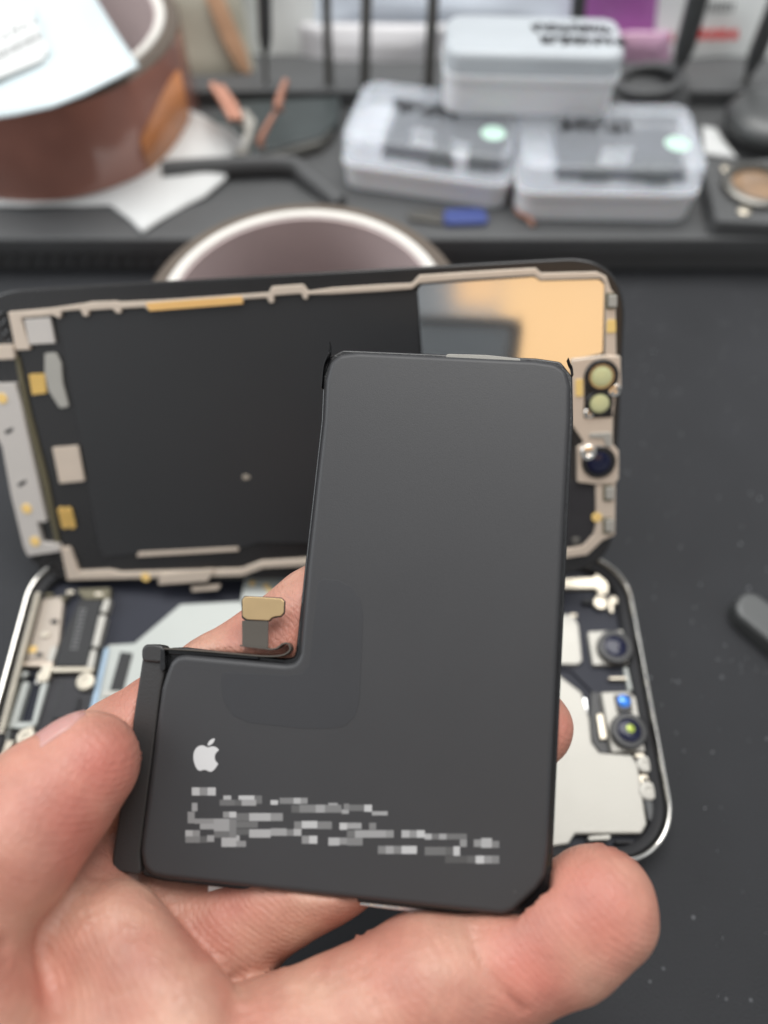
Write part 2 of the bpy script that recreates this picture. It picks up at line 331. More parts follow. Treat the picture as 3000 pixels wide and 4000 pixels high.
for rz in range(2):
    for k in range(34):
        cx = -205 + k * 5.4 + (rz % 2) * 2.7; cy = 215.4; cz = 3.4 + rz * 3.8
        o = len(V); V += [(cx - 1.4, cy, cz - 1), (cx + 1.4, cy, cz - 1), (cx + 1.4, cy, cz + 1), (cx - 1.4, cy, cz + 1), (cx, cy - 1.3, cz)]
        V[o:o + 4] = [(a, 217.1, c) for a, b, c in V[o:o + 4]]
        Fc += [(o, o + 1, o + 4), (o + 1, o + 2, o + 4), (o + 2, o + 3, o + 4), (o + 3, o, o + 4), (o + 3, o + 2, o + 1, o)]
mk('grip_bumps', V, Fc, M['rubber'], tray, smooth=False)

# ------------------------------------------------------------------ battery
T = 4.2
bat = thing('phone_battery', BAT.at(0, 0, -T), 'black L-shaped phone battery with a white apple mark held up in the hand', 'battery')
pouch_px = [(1262, 1640), (1270, 1486), (1289, 1410), (1326, 1379), (1400, 1371), (2095, 1404), (2170, 1416), (2216, 1445), (2232, 1510), (2230, 1640), (2204, 2100), (2144, 3330), (2133, 3430), (2097, 3483), (2006, 3566), (1965, 3579), (650, 3436), (590, 3424), (556, 3392), (545, 3330), (549, 3281), (627, 2690), (645, 2632), (664, 2585), (690, 2560), (725, 2556), (1112, 2592), (1150, 2588), (1168, 2560), (1200, 2200)]
pouch = slab('pouch', pouch_px, BAT, -T + .4, 0, M['pouch'], bat, r=2.2, bev=1.0, nb=6)
wrap_px = [(1255, 1640), (1262, 1470), (1290, 1392), (1340, 1366), (2095, 1398), (2190, 1412), (2237, 1470), (2240, 1640), (2217, 2100), (2158, 3400), (2146, 3500), (2112, 3566), (2060, 3586), (1960, 3588), (640, 3444), (560, 3424), (534, 3360), (536, 3281), (612, 2690), (640, 2560), (665, 2530), (720, 2528), (1112, 2572), (1150, 2566), (1156, 2540), (1192, 2200)]
slab('edge_wrap', wrap_px, BAT, -T, -T + 1.5, M['tape'], bat, r=1.2, bev=.3)
strip_px = [(557, 2560), (646, 2552), (644, 2620), (628, 2698), (548, 3330), (551, 3422), (434, 3400), (441, 3330), (536, 2700)]
slab('circuit_strip', strip_px, BAT, -T + .3, -T + 2.6, M['strip'], bat, r=.5, bev=.6, nb=4)
rp = lambda x, y, h: BAT.at(*BAT.px(x, y, h), h)
roll = slab('folded_end', [(552, 2534), (566, 2517), (600, 2516), (641, 2522), (643, 2592), (552, 2584)], BAT, -T + .3, -1.05, M['strip'], bat, r=.6, bev=.75, nb=6)
slab('end_gap', [(626, 2534), (642, 2538), (645, 2612), (634, 2625), (625, 2612)], BAT, -T + .5, -1.0, M['tape'], bat, r=.2, bev=.15)
fb = slab('flex_bracket', [(655, 2534), (1010, 2562), (1010, 2578), (655, 2556)], BAT, -T + .4, -1.9, M['tape'], bat, r=.1, bev=.15)
path = spline([rp(650, 2533, -1.6), rp(800, 2543, -1.6), rp(950, 2556, -1.6), rp(1050, 2563, -1.6), rp(1110, 2558, -1.6), rp(1138, 2538, -1.6), rp(1130, 2514, -1.6), rp(1108, 2516, -1.6), rp(1090, 2530, -1.6), rp(1068, 2536, -1.6), rp(1040, 2533, -1.6), rp(945, 2522, -1.6)], 8)
flex = ribbon('flex_cable', path, BAT.n * 2.6, .22, M['flex'], bat)
slab('flex_tail', [(945, 2424), (1048, 2424), (1047, 2532), (946, 2524)], BAT, -.75, -.50, M['flex'], flex, r=.15, bev=.06)
conn_px = [(946, 2345), (956, 2331), (975, 2330), (1098, 2338), (1110, 2350), (1108, 2394), (1096, 2406), (1075, 2408), (1062, 2412), (1050, 2424), (965, 2420), (948, 2408)]
slab('connector_base', [(943, 2342), (954, 2327), (1099, 2334), (1114, 2349), (1112, 2396), (1098, 2410), (1066, 2415), (1052, 2428), (960, 2426), (944, 2414)], BAT, -.95, -.52, M['black'], flex, r=.3, bev=.08)
slab('connector_plate', conn_px, BAT, -.53, -.28, M['gold'], flex, r=.4, bev=.08)
stick_px = [(1245, 2262), (1320, 2266), (1374, 2292), (1408, 2345), (1418, 2400), (1404, 2740), (1385, 2800), (1345, 2838), (1290, 2846), (1176, 2846), (972, 2823), (910, 2795), (872, 2735), (864, 2670), (866, 2625), (1130, 2638), (1185, 2630), (1210, 2590)]
slab('clear_sticker', stick_px, BAT, -.01, .045, M['sticker'], bat, r=1.2, bev=.02)
# apple mark: outline as cubic curves, y down
def bez(p0, p1, p2, p3, n=8): return [tuple((1 - t) ** 3 * np.array(p0) + 3 * t * (1 - t) ** 2 * np.array(p1) + 3 * t * t * (1 - t) * np.array(p2) + t ** 3 * np.array(p3)) for t in [k / n for k in range(n)]]
def relpath(start, segs, n=8):
    p = np.array(start, float); out = []
    for s in segs:
        q = [p + np.array(s[i:i + 2]) for i in (0, 2, 4)]; out += bez(p, *q, n=n); p = q[2]
    return out
fruit = relpath((12.152, 6.896), [(-.948, 0, -2.415, -1.078, -3.96, -1.04), (-2.04, .027, -3.91, 1.183, -4.961, 3.014), (-2.117, 3.675, -.546, 9.103, 1.519, 12.09), (1.013, 1.454, 2.208, 3.09, 3.792, 3.039), (1.52, -.065, 2.09, -.987, 3.935, -.987), (1.831, 0, 2.35, .987, 3.96, .948), (1.637, -.026, 2.676, -1.48, 3.676, -2.948), (1.156, -1.688, 1.636, -3.325, 1.662, -3.415), (-.039, -.013, -3.182, -1.221, -3.22, -4.857), (-.026, -3.04, 2.48, -4.494, 2.597, -4.559), (-1.429, -2.09, -3.623, -2.324, -4.39, -2.376), (-2, -.156, -3.675, 1.09, -4.61, 1.09)])
leaf = relpath((15.53, 3.83), [(.843, -1.012, 1.4, -2.427, 1.245, -3.83), (-1.207, .052, -2.662, .805, -3.532, 1.818), (-.78, .896, -1.454, 2.338, -1.273, 3.714), (1.338, .104, 2.715, -.688, 3.559, -1.701)])
la0, lb0 = BAT.px(767, 2880); la1, lb1 = BAT.px(871, 2877); lc0, lc1 = BAT.px(812, 3011)
ks = (lb0 - lc1 + .2) / 24.0
def glyph(P): return [(la0 - .1 + (x - 2.2) * ks, lb0 + .1 - y * ks) for x, y in P]
V = []; Fc = []
for P in (glyph(fruit), glyph(leaf)):
    o = len(V); n_ = len(P); V += [BAT.at(a, b, .0) for a, b in P] + [BAT.at(a, b, .02) for a, b in P]
    Fc += [tuple(range(o + n_, o + 2 * n_)), tuple(range(o + n_ - 1, o - 1, -1))] + [(o + i, o + (i + 1) % n_, o + n_ + (i + 1) % n_, o + n_ + i) for i in range(n_)]
mk('apple_mark', V, Fc, M['print'], bat, smooth=False)
# rows of small grey printed blocks
BL = [(110, 305, 143, 340, 9), (143, 305, 178, 340, 6), (178, 305, 213, 340, 9), (246, 340, 280, 358, 8), (312, 340, 380, 358, 9), (380, 340, 413, 376, 4), (450, 360, 482, 380, 9), (489, 350, 550, 376, 5), (550, 350, 580, 376, 8), (580, 350, 610, 376, 6), (700, 372, 740, 382, 7), (230, 358, 295, 384, 4), (295, 358, 325, 384, 3), (325, 358, 388, 384, 7), (110, 372, 134, 408, 7), (540, 382, 575, 414, 3), (575, 380, 645, 414, 5), (645, 380, 685, 414, 7), (685, 380, 756, 414, 5), (757, 400, 788, 419, 7), (766, 375, 790, 402, 5), (790, 380, 855, 407, 4), (855, 380, 888, 410, 9), (888, 408, 956, 426, 7), (92, 410, 122, 460, 6), (122, 440, 205, 462, 6), (245, 410, 272, 436, 6), (272, 410, 302, 436, 9), (302, 416, 358, 450, 4), (358, 416, 450, 450, 8), (450, 416, 503, 450, 6), (145, 462, 205, 486, 7), (205, 440, 272, 494, 7), (272, 440, 302, 520, 5), (302, 452, 395, 480, 4), (552, 452, 585, 485, 5), (585, 450, 652, 482, 9), (652, 452, 715, 485, 5), (748, 458, 780, 488, 9), (780, 458, 843, 484, 7), (876, 458, 906, 488, 5), (82, 490, 113, 516, 8), (113, 490, 145, 516, 6), (82, 516, 145, 544, 5), (145, 516, 176, 544, 3), (176, 512, 206, 540, 7), (206, 494, 302, 522, 4), (302, 484, 358, 510, 3), (358, 486, 450, 522, 8), (450, 482, 520, 514, 7), (520, 486, 550, 514, 5), (550, 482, 583, 514, 8), (238, 512, 316, 536, 8), (238, 536, 302, 562, 8), (302, 536, 344, 562, 6), (585, 514, 617, 548, 6), (617, 514, 652, 548, 9), (700, 522, 748, 556, 8), (748, 522, 780, 552, 6), (780, 490, 815, 520, 4), (780, 522, 848, 556, 5), (815, 490, 948, 522, 7), (948, 490, 982, 522, 6), (1016, 490, 1050, 522, 8), (1050, 490, 1082, 522, 6), (1082, 490, 1116, 522, 9), (1116, 505, 1146, 530, 8), (1146, 505, 1178, 530, 4), (1178, 505, 1210, 530, 7), (1210, 505, 1298, 530, 4), (1268, 530, 1298, 562, 6), (1328, 530, 1360, 562, 6), (1360, 524, 1406, 566, 8), (1406, 536, 1438, 566, 5), (914, 558, 948, 592, 5), (948, 558, 982, 592, 7), (982, 558, 1016, 592, 5), (1016, 558, 1082, 592, 9), (1116, 562, 1206, 598, 4), (1206, 562, 1240, 598, 3), (1240, 560, 1268, 600, 9), (1204, 600, 1300, 632, 2), (1300, 600, 1336, 632, 3), (1336, 600, 1372, 634, 9), (1372, 600, 1406, 634, 6), (1406, 600, 1438, 634, 5)]
GR = [mat('print_grey_%d' % k, (.045 + .0042 * k * k,) * 3, .5, var=.04) for k in range(10)]
V = []; Fc = []; mi = []
for i, (x0, y0, x1, y1, g) in enumerate(BL):
    o = len(V); q = [BAT.px(650 + x / 1.106, 2800 + y / 1.106) for x, y in ((x0, y0), (x1, y0), (x1, y1), (x0, y1))]
    hh = .008 + .0006 * (i % 17)
    V += [BAT.at(a, b, -.02) for a, b in q] + [BAT.at(a, b, hh) for a, b in q]
    f_ = [(o + 4, o + 5, o + 6, o + 7)] + [(o + k, o + (k + 1) % 4, o + 4 + (k + 1) % 4, o + 4 + k) for k in range(4)]
    Fc += f_; mi += [g] * 5
mk('printed_text', V, Fc, None, bat, smooth=False, mats=GR, midx=mi)
slab('added_adhesive_sheet', [(1330, 1460), (2150, 1490), (2080, 3380), (720, 3260), (760, 2720), (1260, 2740)], Plane(BAT.at(0, 0, -T), BAT.e1, -BAT.e2), -.02, .12, mat('added_grey_adhesive', (.68, .72, .76), .6), bat, r=2, bev=.05)  # unseen sheet added to lighten the battery's reflection in the display plate
# loose ends of the tape and the foil tabs
ribbon('tape_end_or_glow', spline([rp(1258, 1520, -3), rp(1266, 1440, -2.6), rp(1284, 1392, -2.2), rp(1290, 1372, -1.6), rp(1291, 1344, -1.0)], 5), BAT.n * 2.2, .15, M['tape'], bat)
ribbon('tape_end_or_glow', spline([rp(2236, 1470, -3), rp(2232, 1440, -2.6), rp(2224, 1425, -2.2), rp(2217, 1404, -1.4)], 5), BAT.n * 1.4, .15, M['tape'], bat)
slab('pull_tab', [(1742, 1386), (1752, 1382), (1900, 1386), (2030, 1400), (2036, 1412), (1742, 1398)], BAT, -T + .2, -1.4, M['steel'], bat, r=.1, bev=.1)
slab('adhesive_tab', [(815, 3440), (1125, 3476), (1120, 3502), (990, 3500), (812, 3484)], BAT, -T - .1, -T + .15, M['paper'], bat, r=.2, bev=.05)
slab('pull_tab', [(1380, 3510), (1985, 3580), (1985, 3597), (1700, 3576), (1384, 3534)], BAT, -T + .1, -T + .9, M['foil'], bat, r=.2, bev=.1)

# ------------------------------------------------------------------ hand: one smooth body grown from tapered limbs
def pj(x, y, Z, r): return (at_depth(x, y, Z), r * Z / FPX)
def limb(*pts): return [(pts[i], pts[i + 1]) for i in range(len(pts) - 1)]
thumb = limb(pj(338, 2985, 112.5, 205), pj(178, 3135, 110, 240), pj(16, 3310, 106, 274), pj(-260, 3590, 101, 310))
index = limb(pj(1420, 2300, 132.5, 180), pj(1253, 2407, 131.5, 190), pj(860, 2675, 129, 195), pj(475, 2940, 126.5, 205), pj(150, 3250, 122, 240), pj(150, 3560, 115, 270))
middle = limb(pj(2075, 2838, 123.5, 160), pj(1900, 2955, 123.8, 185), pj(1283, 3371, 121, 200), pj(900, 3630, 121, 203), pj(560, 3830, 119, 220))
ring = limb(pj(2335, 3545, 112.5, 232), pj(2200, 3650, 112.8, 225), pj(1990, 3768, 113, 212), pj(1667, 3848, 111, 247), pj(1060, 4150, 106.5, 278), pj(600, 4320, 104, 330))
palm = limb(pj(452, 3655, 111, 196), pj(690, 4020, 104.5, 238), pj(900, 4500, 101, 330))
palm2 = limb(pj(350, 3430, 119.5, 170), pj(260, 3690, 114, 240), pj(380, 4250, 106, 420), pj(300, 4900, 100, 520))
thenar = limb(pj(-260, 3590, 101, 310), pj(-190, 4080, 97, 330), pj(60, 4800, 97, 480))
pinky = limb(pj(2050, 4560, 104, 190), pj(1700, 4640, 104, 215), pj(1250, 4800, 101, 250), pj(700, 4900, 100, 330))
wrist = limb(pj(250, 4800, 98, 640), pj(-150, 6400, 92, 700), pj(-500, 8200, 90, 760))
allp = [q for L_ in (thumb, index, middle, ring, palm, palm2, thenar, pinky, wrist) for q in L_]
VX = 0.75
lo = np.min([np.minimum(a[0] - a[1], b[0] - b[1]) for a, b in allp], 0) - 3; hi = np.max([np.maximum(a[0] + a[1], b[0] + b[1]) for a, b in allp], 0) + 3
lo[1] = max(lo[1], -75)
gx, gy, gz = [np.arange(lo[k], hi[k], VX, dtype=np.float32) for k in range(3)]
shape = (len(gx), len(gy), len(gz))
def cone(a, b):
    (pa, ra), (pb, rb) = a, b; ab = (pb - pa).astype(np.float32); L2 = float(ab @ ab)
    X = (gx - pa[0])[:, None, None]; Y = (gy - pa[1])[None, :, None]; Z = (gz - pa[2])[None, None, :]
    t = np.clip((X * ab[0] + Y * ab[1] + Z * ab[2]) / L2, 0, 1)
    return np.sqrt((X - t * ab[0]) ** 2 + (Y - t * ab[1]) ** 2 + (Z - t * ab[2]) ** 2) - (ra + t * (rb - ra))
def smin(a, b, k):
    h = np.clip(.5 + .5 * (b - a) / k, 0, 1); return b + (a - b) * h - k * h * (1 - h)
def group_(L_, k=2.0):
    d = None
    for a, b in L_: c_ = cone(a, b); d = c_ if d is None else smin(d, c_, k)
    return d
D = smin(group_(palm), group_(palm2), 4.5)
D = smin(D, smin(group_(thenar), group_(thumb, 3), 3.0), 1.8)
D = smin(D, group_(index), 1.6); D = smin(D, group_(ring, 3.0), 1.1)
D = smin(D, group_(pinky), 1.5); D = smin(D, group_(wrist), 8.0)
D = smin(D, smin(group_(middle, 3), group_(limb(pj(620, 3530, 122, 150), pj(900, 3640, 121, 195))), 3.0), .7)
# flesh gives way where it touches the battery
X = gx[:, None, None] - BAT.O[0]; Y = gy[None, :, None] - BAT.O[1]; Z = gz[None, None, :] - BAT.O[2]
A_ = X * BAT.e1[0] + Y * BAT.e1[1] + Z * BAT.e1[2]; B_ = X * BAT.e2[0] + Y * BAT.e2[1] + Z * BAT.e2[2]; H_ = X * BAT.n[0] + Y * BAT.n[1] + Z * BAT.n[2]
def box2(a0, b0, a1, b1, r=2.0):
    qa = np.abs(A_ - (a0 + a1) / 2) - (a1 - a0) / 2 + r; qb = np.abs(B_ - (b0 + b1) / 2) - (b1 - b0) / 2 + r; qh = np.abs(H_ + T / 2) - T / 2 - .15
    return np.maximum(np.sqrt(np.maximum(qa, 0) ** 2 + np.maximum(qb, 0) ** 2) + np.minimum(np.maximum(qa, qb), 0) - r, qh)
bb = np.minimum(box2(-22.1, -34.8, 19.8, 51.8), box2(-47.5, -35.6, 19.8, -1.2))
D = -smin(-D, bb, 1.0)
del X, Y, Z, A_, B_, H_, bb
def surface_nets(D):
    ins = D < 0; nx, ny, nz = D.shape
    cn = sum(ins[i:nx - 1 + i, j:ny - 1 + j, k:nz - 1 + k].astype(np.int8) for i in (0, 1) for j in (0, 1) for k in (0, 1))
    act = (cn > 0) & (cn < 8); idx = np.argwhere(act); acc = np.zeros((len(idx), 3)); cnt = np.zeros(len(idx))
    cor = [(i, j, k) for i in (0, 1) for j in (0, 1) for k in (0, 1)]
    for a in range(8):
        for b in range(a + 1, 8):
            ca, cb = np.array(cor[a]), np.array(cor[b])
            if np.abs(ca - cb).sum() != 1: continue
            va = D[tuple((idx + ca).T)]; vb = D[tuple((idx + cb).T)]; m = (va < 0) != (vb < 0)
            t = np.where(m, va / np.where(va == vb, 1, va - vb), 0); acc[m] += (ca + (cb - ca) * t[:, None])[m]; cnt[m] += 1
    Vt = (idx + acc / cnt[:, None]); vid = -np.ones(act.shape, int); vid[tuple(idx.T)] = np.arange(len(idx)); Q = []
    for ax in range(3):
        sl0 = [slice(1, -1)] * 3; sl1 = [slice(1, -1)] * 3; sl0[ax] = slice(0, -1); sl1[ax] = slice(1, None)
        ed = np.argwhere(ins[tuple(sl0)] != ins[tuple(sl1)]) + np.array([0 if k == ax else 1 for k in range(3)])
        o1, o2 = [np.eye(3, dtype=int)[k] for k in range(3) if k != ax]
        q = np.stack([vid[tuple((ed - o).T)] for o in (o1 * 0, o1, o1 + o2, o2)], 1); Q.append(q[(q >= 0).all(1)])
    return Vt, np.concatenate(Q)
HV, HQ = surface_nets(D); del D
HV = lo + HV * VX
# relax the net a little
e = np.concatenate([HQ[:, [k, (k + 1) % 4]] for k in range(4)]); e = np.concatenate([e, e[:, ::-1]])
deg = np.bincount(e[:, 0], minlength=len(HV))
def avg(W): 
    out = np.zeros_like(W); np.add.at(out, e[:, 0], W[e[:, 1]]); return out / np.maximum(deg, 1)[:, None]
for it in range(7): HV = HV + .5 * (avg(HV) - HV); HV = HV - .44 * (avg(HV) - HV) if it < 6 else HV
# creases across the skin: shallow grooves whose run is given on the palm side
v_ = HV - CP; dz = v_ @ FW; PXY = np.stack([1500 + FPX * (v_ @ RT) / dz, 2000 - FPX * (v_ @ UP) / dz], 1)
fn = np.cross(HV[HQ[:, 2]] - HV[HQ[:, 0]], HV[HQ[:, 3]] - HV[HQ[:, 1]]); vn = np.zeros_like(HV)
for k in range(4): np.add.at(vn, HQ[:, k], fn)
vn /= np.linalg.norm(vn, axis=1)[:, None] + 1e-12
ctr = HV.mean(0)
# orient outward by testing against the thumb axis
tst = np.argmin(np.linalg.norm(HV - (thumb[0][0][0] - FW * thumb[0][0][1]), axis=1)); 
if (vn[tst] @ FW) > 0: vn = -vn; HQ = HQ[:, ::-1]
facing = np.clip(-(vn @ FW) * 3 - .7, 0, 1)
def groove(poly, wpx, depth):
    global HV
    P = np.array(spline(np.array(poly, float), 6)); d = np.full(len(HV), 1e9)
    for a, b in zip(P[:-1], P[1:]):
        ab = b - a; t = np.clip(((PXY - a) @ ab) / (ab @ ab + 1e-9), 0, 1); d = np.minimum(d, np.linalg.norm(PXY - a - t[:, None] * ab, axis=1))
    HV = HV - vn * (np.exp(-(d / wpx) ** 2) * depth * facing)[:, None]
groove([(1850, 3585), (1858, 3690), (1900, 3790), (1965, 3875), (2050, 3950)], 10, .75)
groove([(1395, 3640), (1410, 3740), (1440, 3850), (1480, 3960)], 10, .6)
groove([(1440, 3640), (1470, 3760), (1530, 3900)], 9, .4)
groove([(18, 3690), (60, 3800), (95, 3900), (130, 4010)], 26, 1.1)
groove([(330, 3560), (420, 3580), (520, 3610)], 9, .18)
groove([(700, 3960), (800, 3930), (900, 3960), (985, 4020)], 16, .28)
groove([(1100, 3760), (1140, 3880), (1220, 4000)], 14, .2)
groove([(350, 3600), (480, 3640), (600, 3660)], 10, .15)
groove([(900, 3900), (960, 3960), (1000, 4050)], 18, .35)
groove([(420, 3900), (560, 3860), (700, 3880)], 14, .14)
for k in range(4): groove([(840 + k * 42, 3520 + k * 14), (900 + k * 40, 3580 + k * 8), (960 + k * 36, 3640 + k * 2)], 6, .07)
for k in range(6): groove([(1560 + k * 30 - (k % 2) * 8, 3640 + (k % 3) * 20), (1590 + k * 34, 3740), (1640 + k * 34, 3860 + (k % 2) * 30)], 6, .06)
for k in range(9): groove([(2180 + k * 5, 3395 + k * 22), (2300, 3370 + k * 22), (2440 - k * 4, 3400 + k * 25)], 5, .035)
for k in range(6): groove([(200 + k * 30, 3600 + k * 40), (330 + k * 36, 3580 + k * 44), (460 + k * 30, 3640 + k * 40)], 7, .06)
for k in range(8): groove([(300 + k * 14, 2890 + k * 26), (390 + k * 10, 2880 + k * 30), (470 + k * 6, 2930 + k * 30)], 6, .045)
groove([(40, 3200), (120, 3330), (150, 3450)], 9, .12)
HV = HV + vn * (vnoise(HV, 12, 1.1) * .06 + vnoise(HV, 13, .35) * .18)[:, None]
hand = thing('hand', at_depth(300, 4600, 112), 'bare left hand palm up gripping the black battery between thumb and fingers', 'hand')
hb = mk('skin', HV, [tuple(q) for q in HQ.tolist()], M['skin'], hand)
# flushed pads: fingertips and thumb are redder skin
fl = np.zeros(len(HV))
for x, y, Z, r, s in ((400, 2990, 108, 8, .85), (250, 3150, 104, 10, .7), (2330, 3560, 106, 8.5, .65), (2100, 3760, 106, 7, .7), (1250, 2400, 124, 8, .55), (2200, 2850, 118, 5, .6), (900, 3500, 115, 7, .3), (300, 3800, 105, 10, .25)):
    fl = np.maximum(fl, s * np.exp(-(np.linalg.norm(HV - at_depth(x, y, Z), axis=1) / r) ** 2))
at_ = hb.data.attributes.new('flush', 'FLOAT', 'POINT'); at_.data.foreach_set('value', fl.astype(np.float32))
# thumb nail: a curved plate on the far upper side of the thumb
t0, t1 = thumb[0]; axd = _n(t1[0] - t0[0]); perp = -0.667 * RT + 0.745 * UP; perp = _n(perp - (perp @ axd) * axd); awy = np.cross(axd, perp); awy = awy if awy @ FW > 0 else -awy
cdir = _n(perp * .975 + awy * .20); sdir = _n(np.cross(axd, cdir)); V = []; Fc = []; nu, nv = 15, 19
L0 = np.linalg.norm(t1[0] - t0[0])
for lay in (0, 1):
    for i in range(nu):
        s_ = -4.9 + 14.2 * i / (nu - 1)
        for j in range(nv):
            a = (j / (nv - 1) * 2 - 1); wd = (1 - .28 * max(0, 1 - i / 3.0) ** 2) * (1 - .25 * max(0, (i - nu + 5) / 4.0) ** 2)
            ph = a * 0.98 * wd; rr = t0[1] + (t1[1] - t0[1]) * s_ / L0
            if s_ < 0: rr = math.sqrt(max(rr * rr - s_ * s_ * .62, 4))
            rr = rr + .32 - .5 * lay
            V.append(t0[0] + axd * s_ + (cdir * math.cos(ph) + sdir * math.sin(ph)) * rr)
o_ = nu * nv
for i in range(nu - 1):
    for j in range(nv - 1):
        q = (i * nv + j, (i + 1) * nv + j, (i + 1) * nv + j + 1, i * nv + j + 1); Fc += [q, tuple(o_ + k for k in q[::-1])]
rim = [(i, 0) for i in range(nu)] + [(nu - 1, j) for j in range(1, nv)] + [(i, nv - 1) for i in range(nu - 2, -1, -1)] + [(0, j) for j in range(nv - 2, 0, -1)]
for k in range(len(rim)):
    a, b = rim[k][0] * nv + rim[k][1], rim[(k + 1) % len(rim)][0] * nv + rim[(k + 1) % len(rim)][1]; Fc.append((a, b, o_ + b, o_ + a))
mk('thumb_nail', V, Fc, M['nail'], hand)

# ------------------------------------------------------------------ display assembly leaning back on the tape roll
def zc(ox, oy, s): return lambda *L_: [(ox + x / s, oy + y / s) for x, y in L_]
q3 = zc(0, 1000, 1.2762); qA = zc(0, 1150, 1.8434); q4 = zc(1500, 1000, 1.3825); qB = zc(2100, 1000, 1.702)
dsp = thing('phone_display', SCR.at(0, 0, -2), 'detached phone display seen from its back, standing upright behind the open phone body', 'phone screen')
slab('cover_glass', [(-76.2, -2.2), (78, -2.2), (78, 74.2), (-76.2, 74.2)], SCR, -2.6, -.6, M['glassedge'], dsp, r=14, bev=.6, px=False, both=True, n=12)
film = q3((290, 305), (1659, 170)) + q4((180, 190)) + [(1640, 1450), (2240, 1450), (2320, 1890), (2324, 2060), (2290, 2120), (2210, 2140)] + q3((1530, 1430), (1290, 1428), (1190, 1457), (690, 1482), (520, 1500), (495, 1460))
slab('back_film', film, SCR, -.6, -.25, M['backfilm'], dsp, r=.5, bev=.1)
mir = [(1632, 1140), (1643, 1112), (1790, 1101), (2086, 1080), (2111, 1096), (2340, 1090), (2362, 1110), (2356, 1380), (2240, 1405), (2230, 1520), (1660, 1520)]
slab('metal_plate', mir, SCR, -.6, -.12, M['mirror'], dsp, r=.8, bev=.08)
top_frame = [(30, 1219), (200, 1204), (337, 1184), (350, 1180), (447, 1176), (465, 1180), (640, 1172), (1050, 1143), (1062, 1119), (1183, 1111), (1203, 1138), (1300, 1125)] + q4((0, 155), (150, 148), (190, 104), (630, 75), (820, 65), (850, 92), (1150, 85), (1200, 108), (1226, 180), (1250, 210), (1255, 545), (1195, 545), (1195, 150), (1170, 120), (845, 130), (810, 105), (400, 130), (190, 148), (150, 178), (0, 190)) + [(1300, 1149), (1203, 1151), (1201, 1170), (1187, 1169), (1176, 1147), (1070, 1155), (1070, 1182), (1054, 1185), (1042, 1163), (950, 1169), (948, 1188), (584, 1216), (564, 1200), (470, 1206), (474, 1224), (455, 1224), (439, 1207), (345, 1214), (345, 1236), (325, 1236), (313, 1210), (240, 1217), (235, 1246), (205, 1232), (120, 1240), (82, 1243), (118, 1366), (60, 1369)]
slab('metal_frame', top_frame, SCR, -.6, .5, M['beige'], dsp, r=.25, bev=.2)
bot_frame = q3((300, 1455), (345, 1455), (390, 1575), (540, 1568), (600, 1580), (1200, 1563), (1300, 1525), (1530, 1512)) + [(2212, 2146), (2276, 2134), (2318, 2090), (2329, 2046), (2326, 1893), (2405, 1885), (2402, 2090), (2353, 2112), (2294, 2168), (2212, 2180)] + q3((1530, 1545), (1310, 1557), (1210, 1595), (400, 1615), (335, 1618))
slab('metal_frame', bot_frame, SCR, -.6, .5, M['beige'], dsp, r=.35, bev=.2)
slab('frame_strip', q3((690, 1478), (1185, 1453), (1190, 1470), (680, 1500)), SCR, -.4, .1, M['beige'], dsp, r=.2, bev=.1)
slab('orange_glint_strip', q3((725, 235), (1205, 200), (1212, 238), (745, 275)), SCR, .45, .62, M['glintstrip'], dsp, r=.2, bev=.06)  # the frame's orange glint painted as a coloured strip
slab('connector', q3((785, 1640), (800, 1585), (1065, 1562), (1035, 1622)), SCR, .2, 1.1, M['beige'], dsp, r=.3, bev=.25)
slab('connector', [(745, 2295), (860, 2288), (850, 2304), (750, 2312)], SCR, -1.0, .3, M['beige'], dsp, r=.2, bev=.15)
def dot(x, y, r, h0, h1, m, par, nm='pad', pl=SCR, bev=.08): return lathe(nm, [(r, 0), (r, h1 - h0 - bev), (r - bev, h1 - h0)], pl.at(*pl.px(x, y, h1), h0), pl.n, M[m], par, 20)
for x, y in q3((725, 1602)) + q4((1150, 1412)): dot(x, y, 1.25, .3, .62, 'yellow', dsp, 'foam_dot')
slab('foam_pad', qB((462, 425), (520, 422), (522, 510), (458, 512)), SCR, .45, .7, M['yellow'], dsp, r=.4, bev=.08)
# left strip with connectors
ls = [(-70, 1500), (60, 1497)] + qA((110, 660), (150, 800), (190, 990), (335, 1640), (265, 1640), (300, 1790), (420, 1800), (435, 1850), (200, 1885), (170, 1820), (80, 1450), (15, 1100)) + [(-70, 1600)]
lst = slab('side_frame', ls, SCR, -.6, .9, M['pale'], dsp, r=.5, bev=.3)
slab('side_frame', [(-70, 1350), (48, 1346), (57, 1403), (-70, 1408)], SCR, -.6, .8, M['beige'], dsp, r=.3, bev=.25)
for P in (qA((30, 985), (95, 955), (90, 985), (45, 1010)), qA((125, 1365), (190, 1330), (185, 1360), (140, 1390))): slab('slot', P, SCR, .85, .96, M['black'], lst, r=.2, bev=.03)
for x, y in qA((12, 750), (190, 1545), (250, 1780)): dot(x, y, 1.35, .85, 1.1, 'yellow', lst, 'foam_dot')
slab('olive_edge', qA((105, 450), (130, 445), (215, 850), (345, 1360), (425, 1795), (400, 1800), (305, 1370), (180, 860)), SCR, -.6, .1, M['olive'], dsp, r=.3, bev=.1)
slab('chip', qA((172, 180), (358, 166), (395, 352), (208, 362)), SCR, -.3, .45, M['pale'], dsp, r=.2, bev=.1)
slab('chip', qA((375, 1105), (560, 1090), (607, 1345), (428, 1362)), SCR, -.3, .35, M['beige'], dsp, r=.2, bev=.1)
gc = slab('contact_block', qA((205, 575), (320, 570), (335, 712), (230, 725)), SCR, -.3, .12, M['goldpad'], dsp, r=.2, bev=.06)
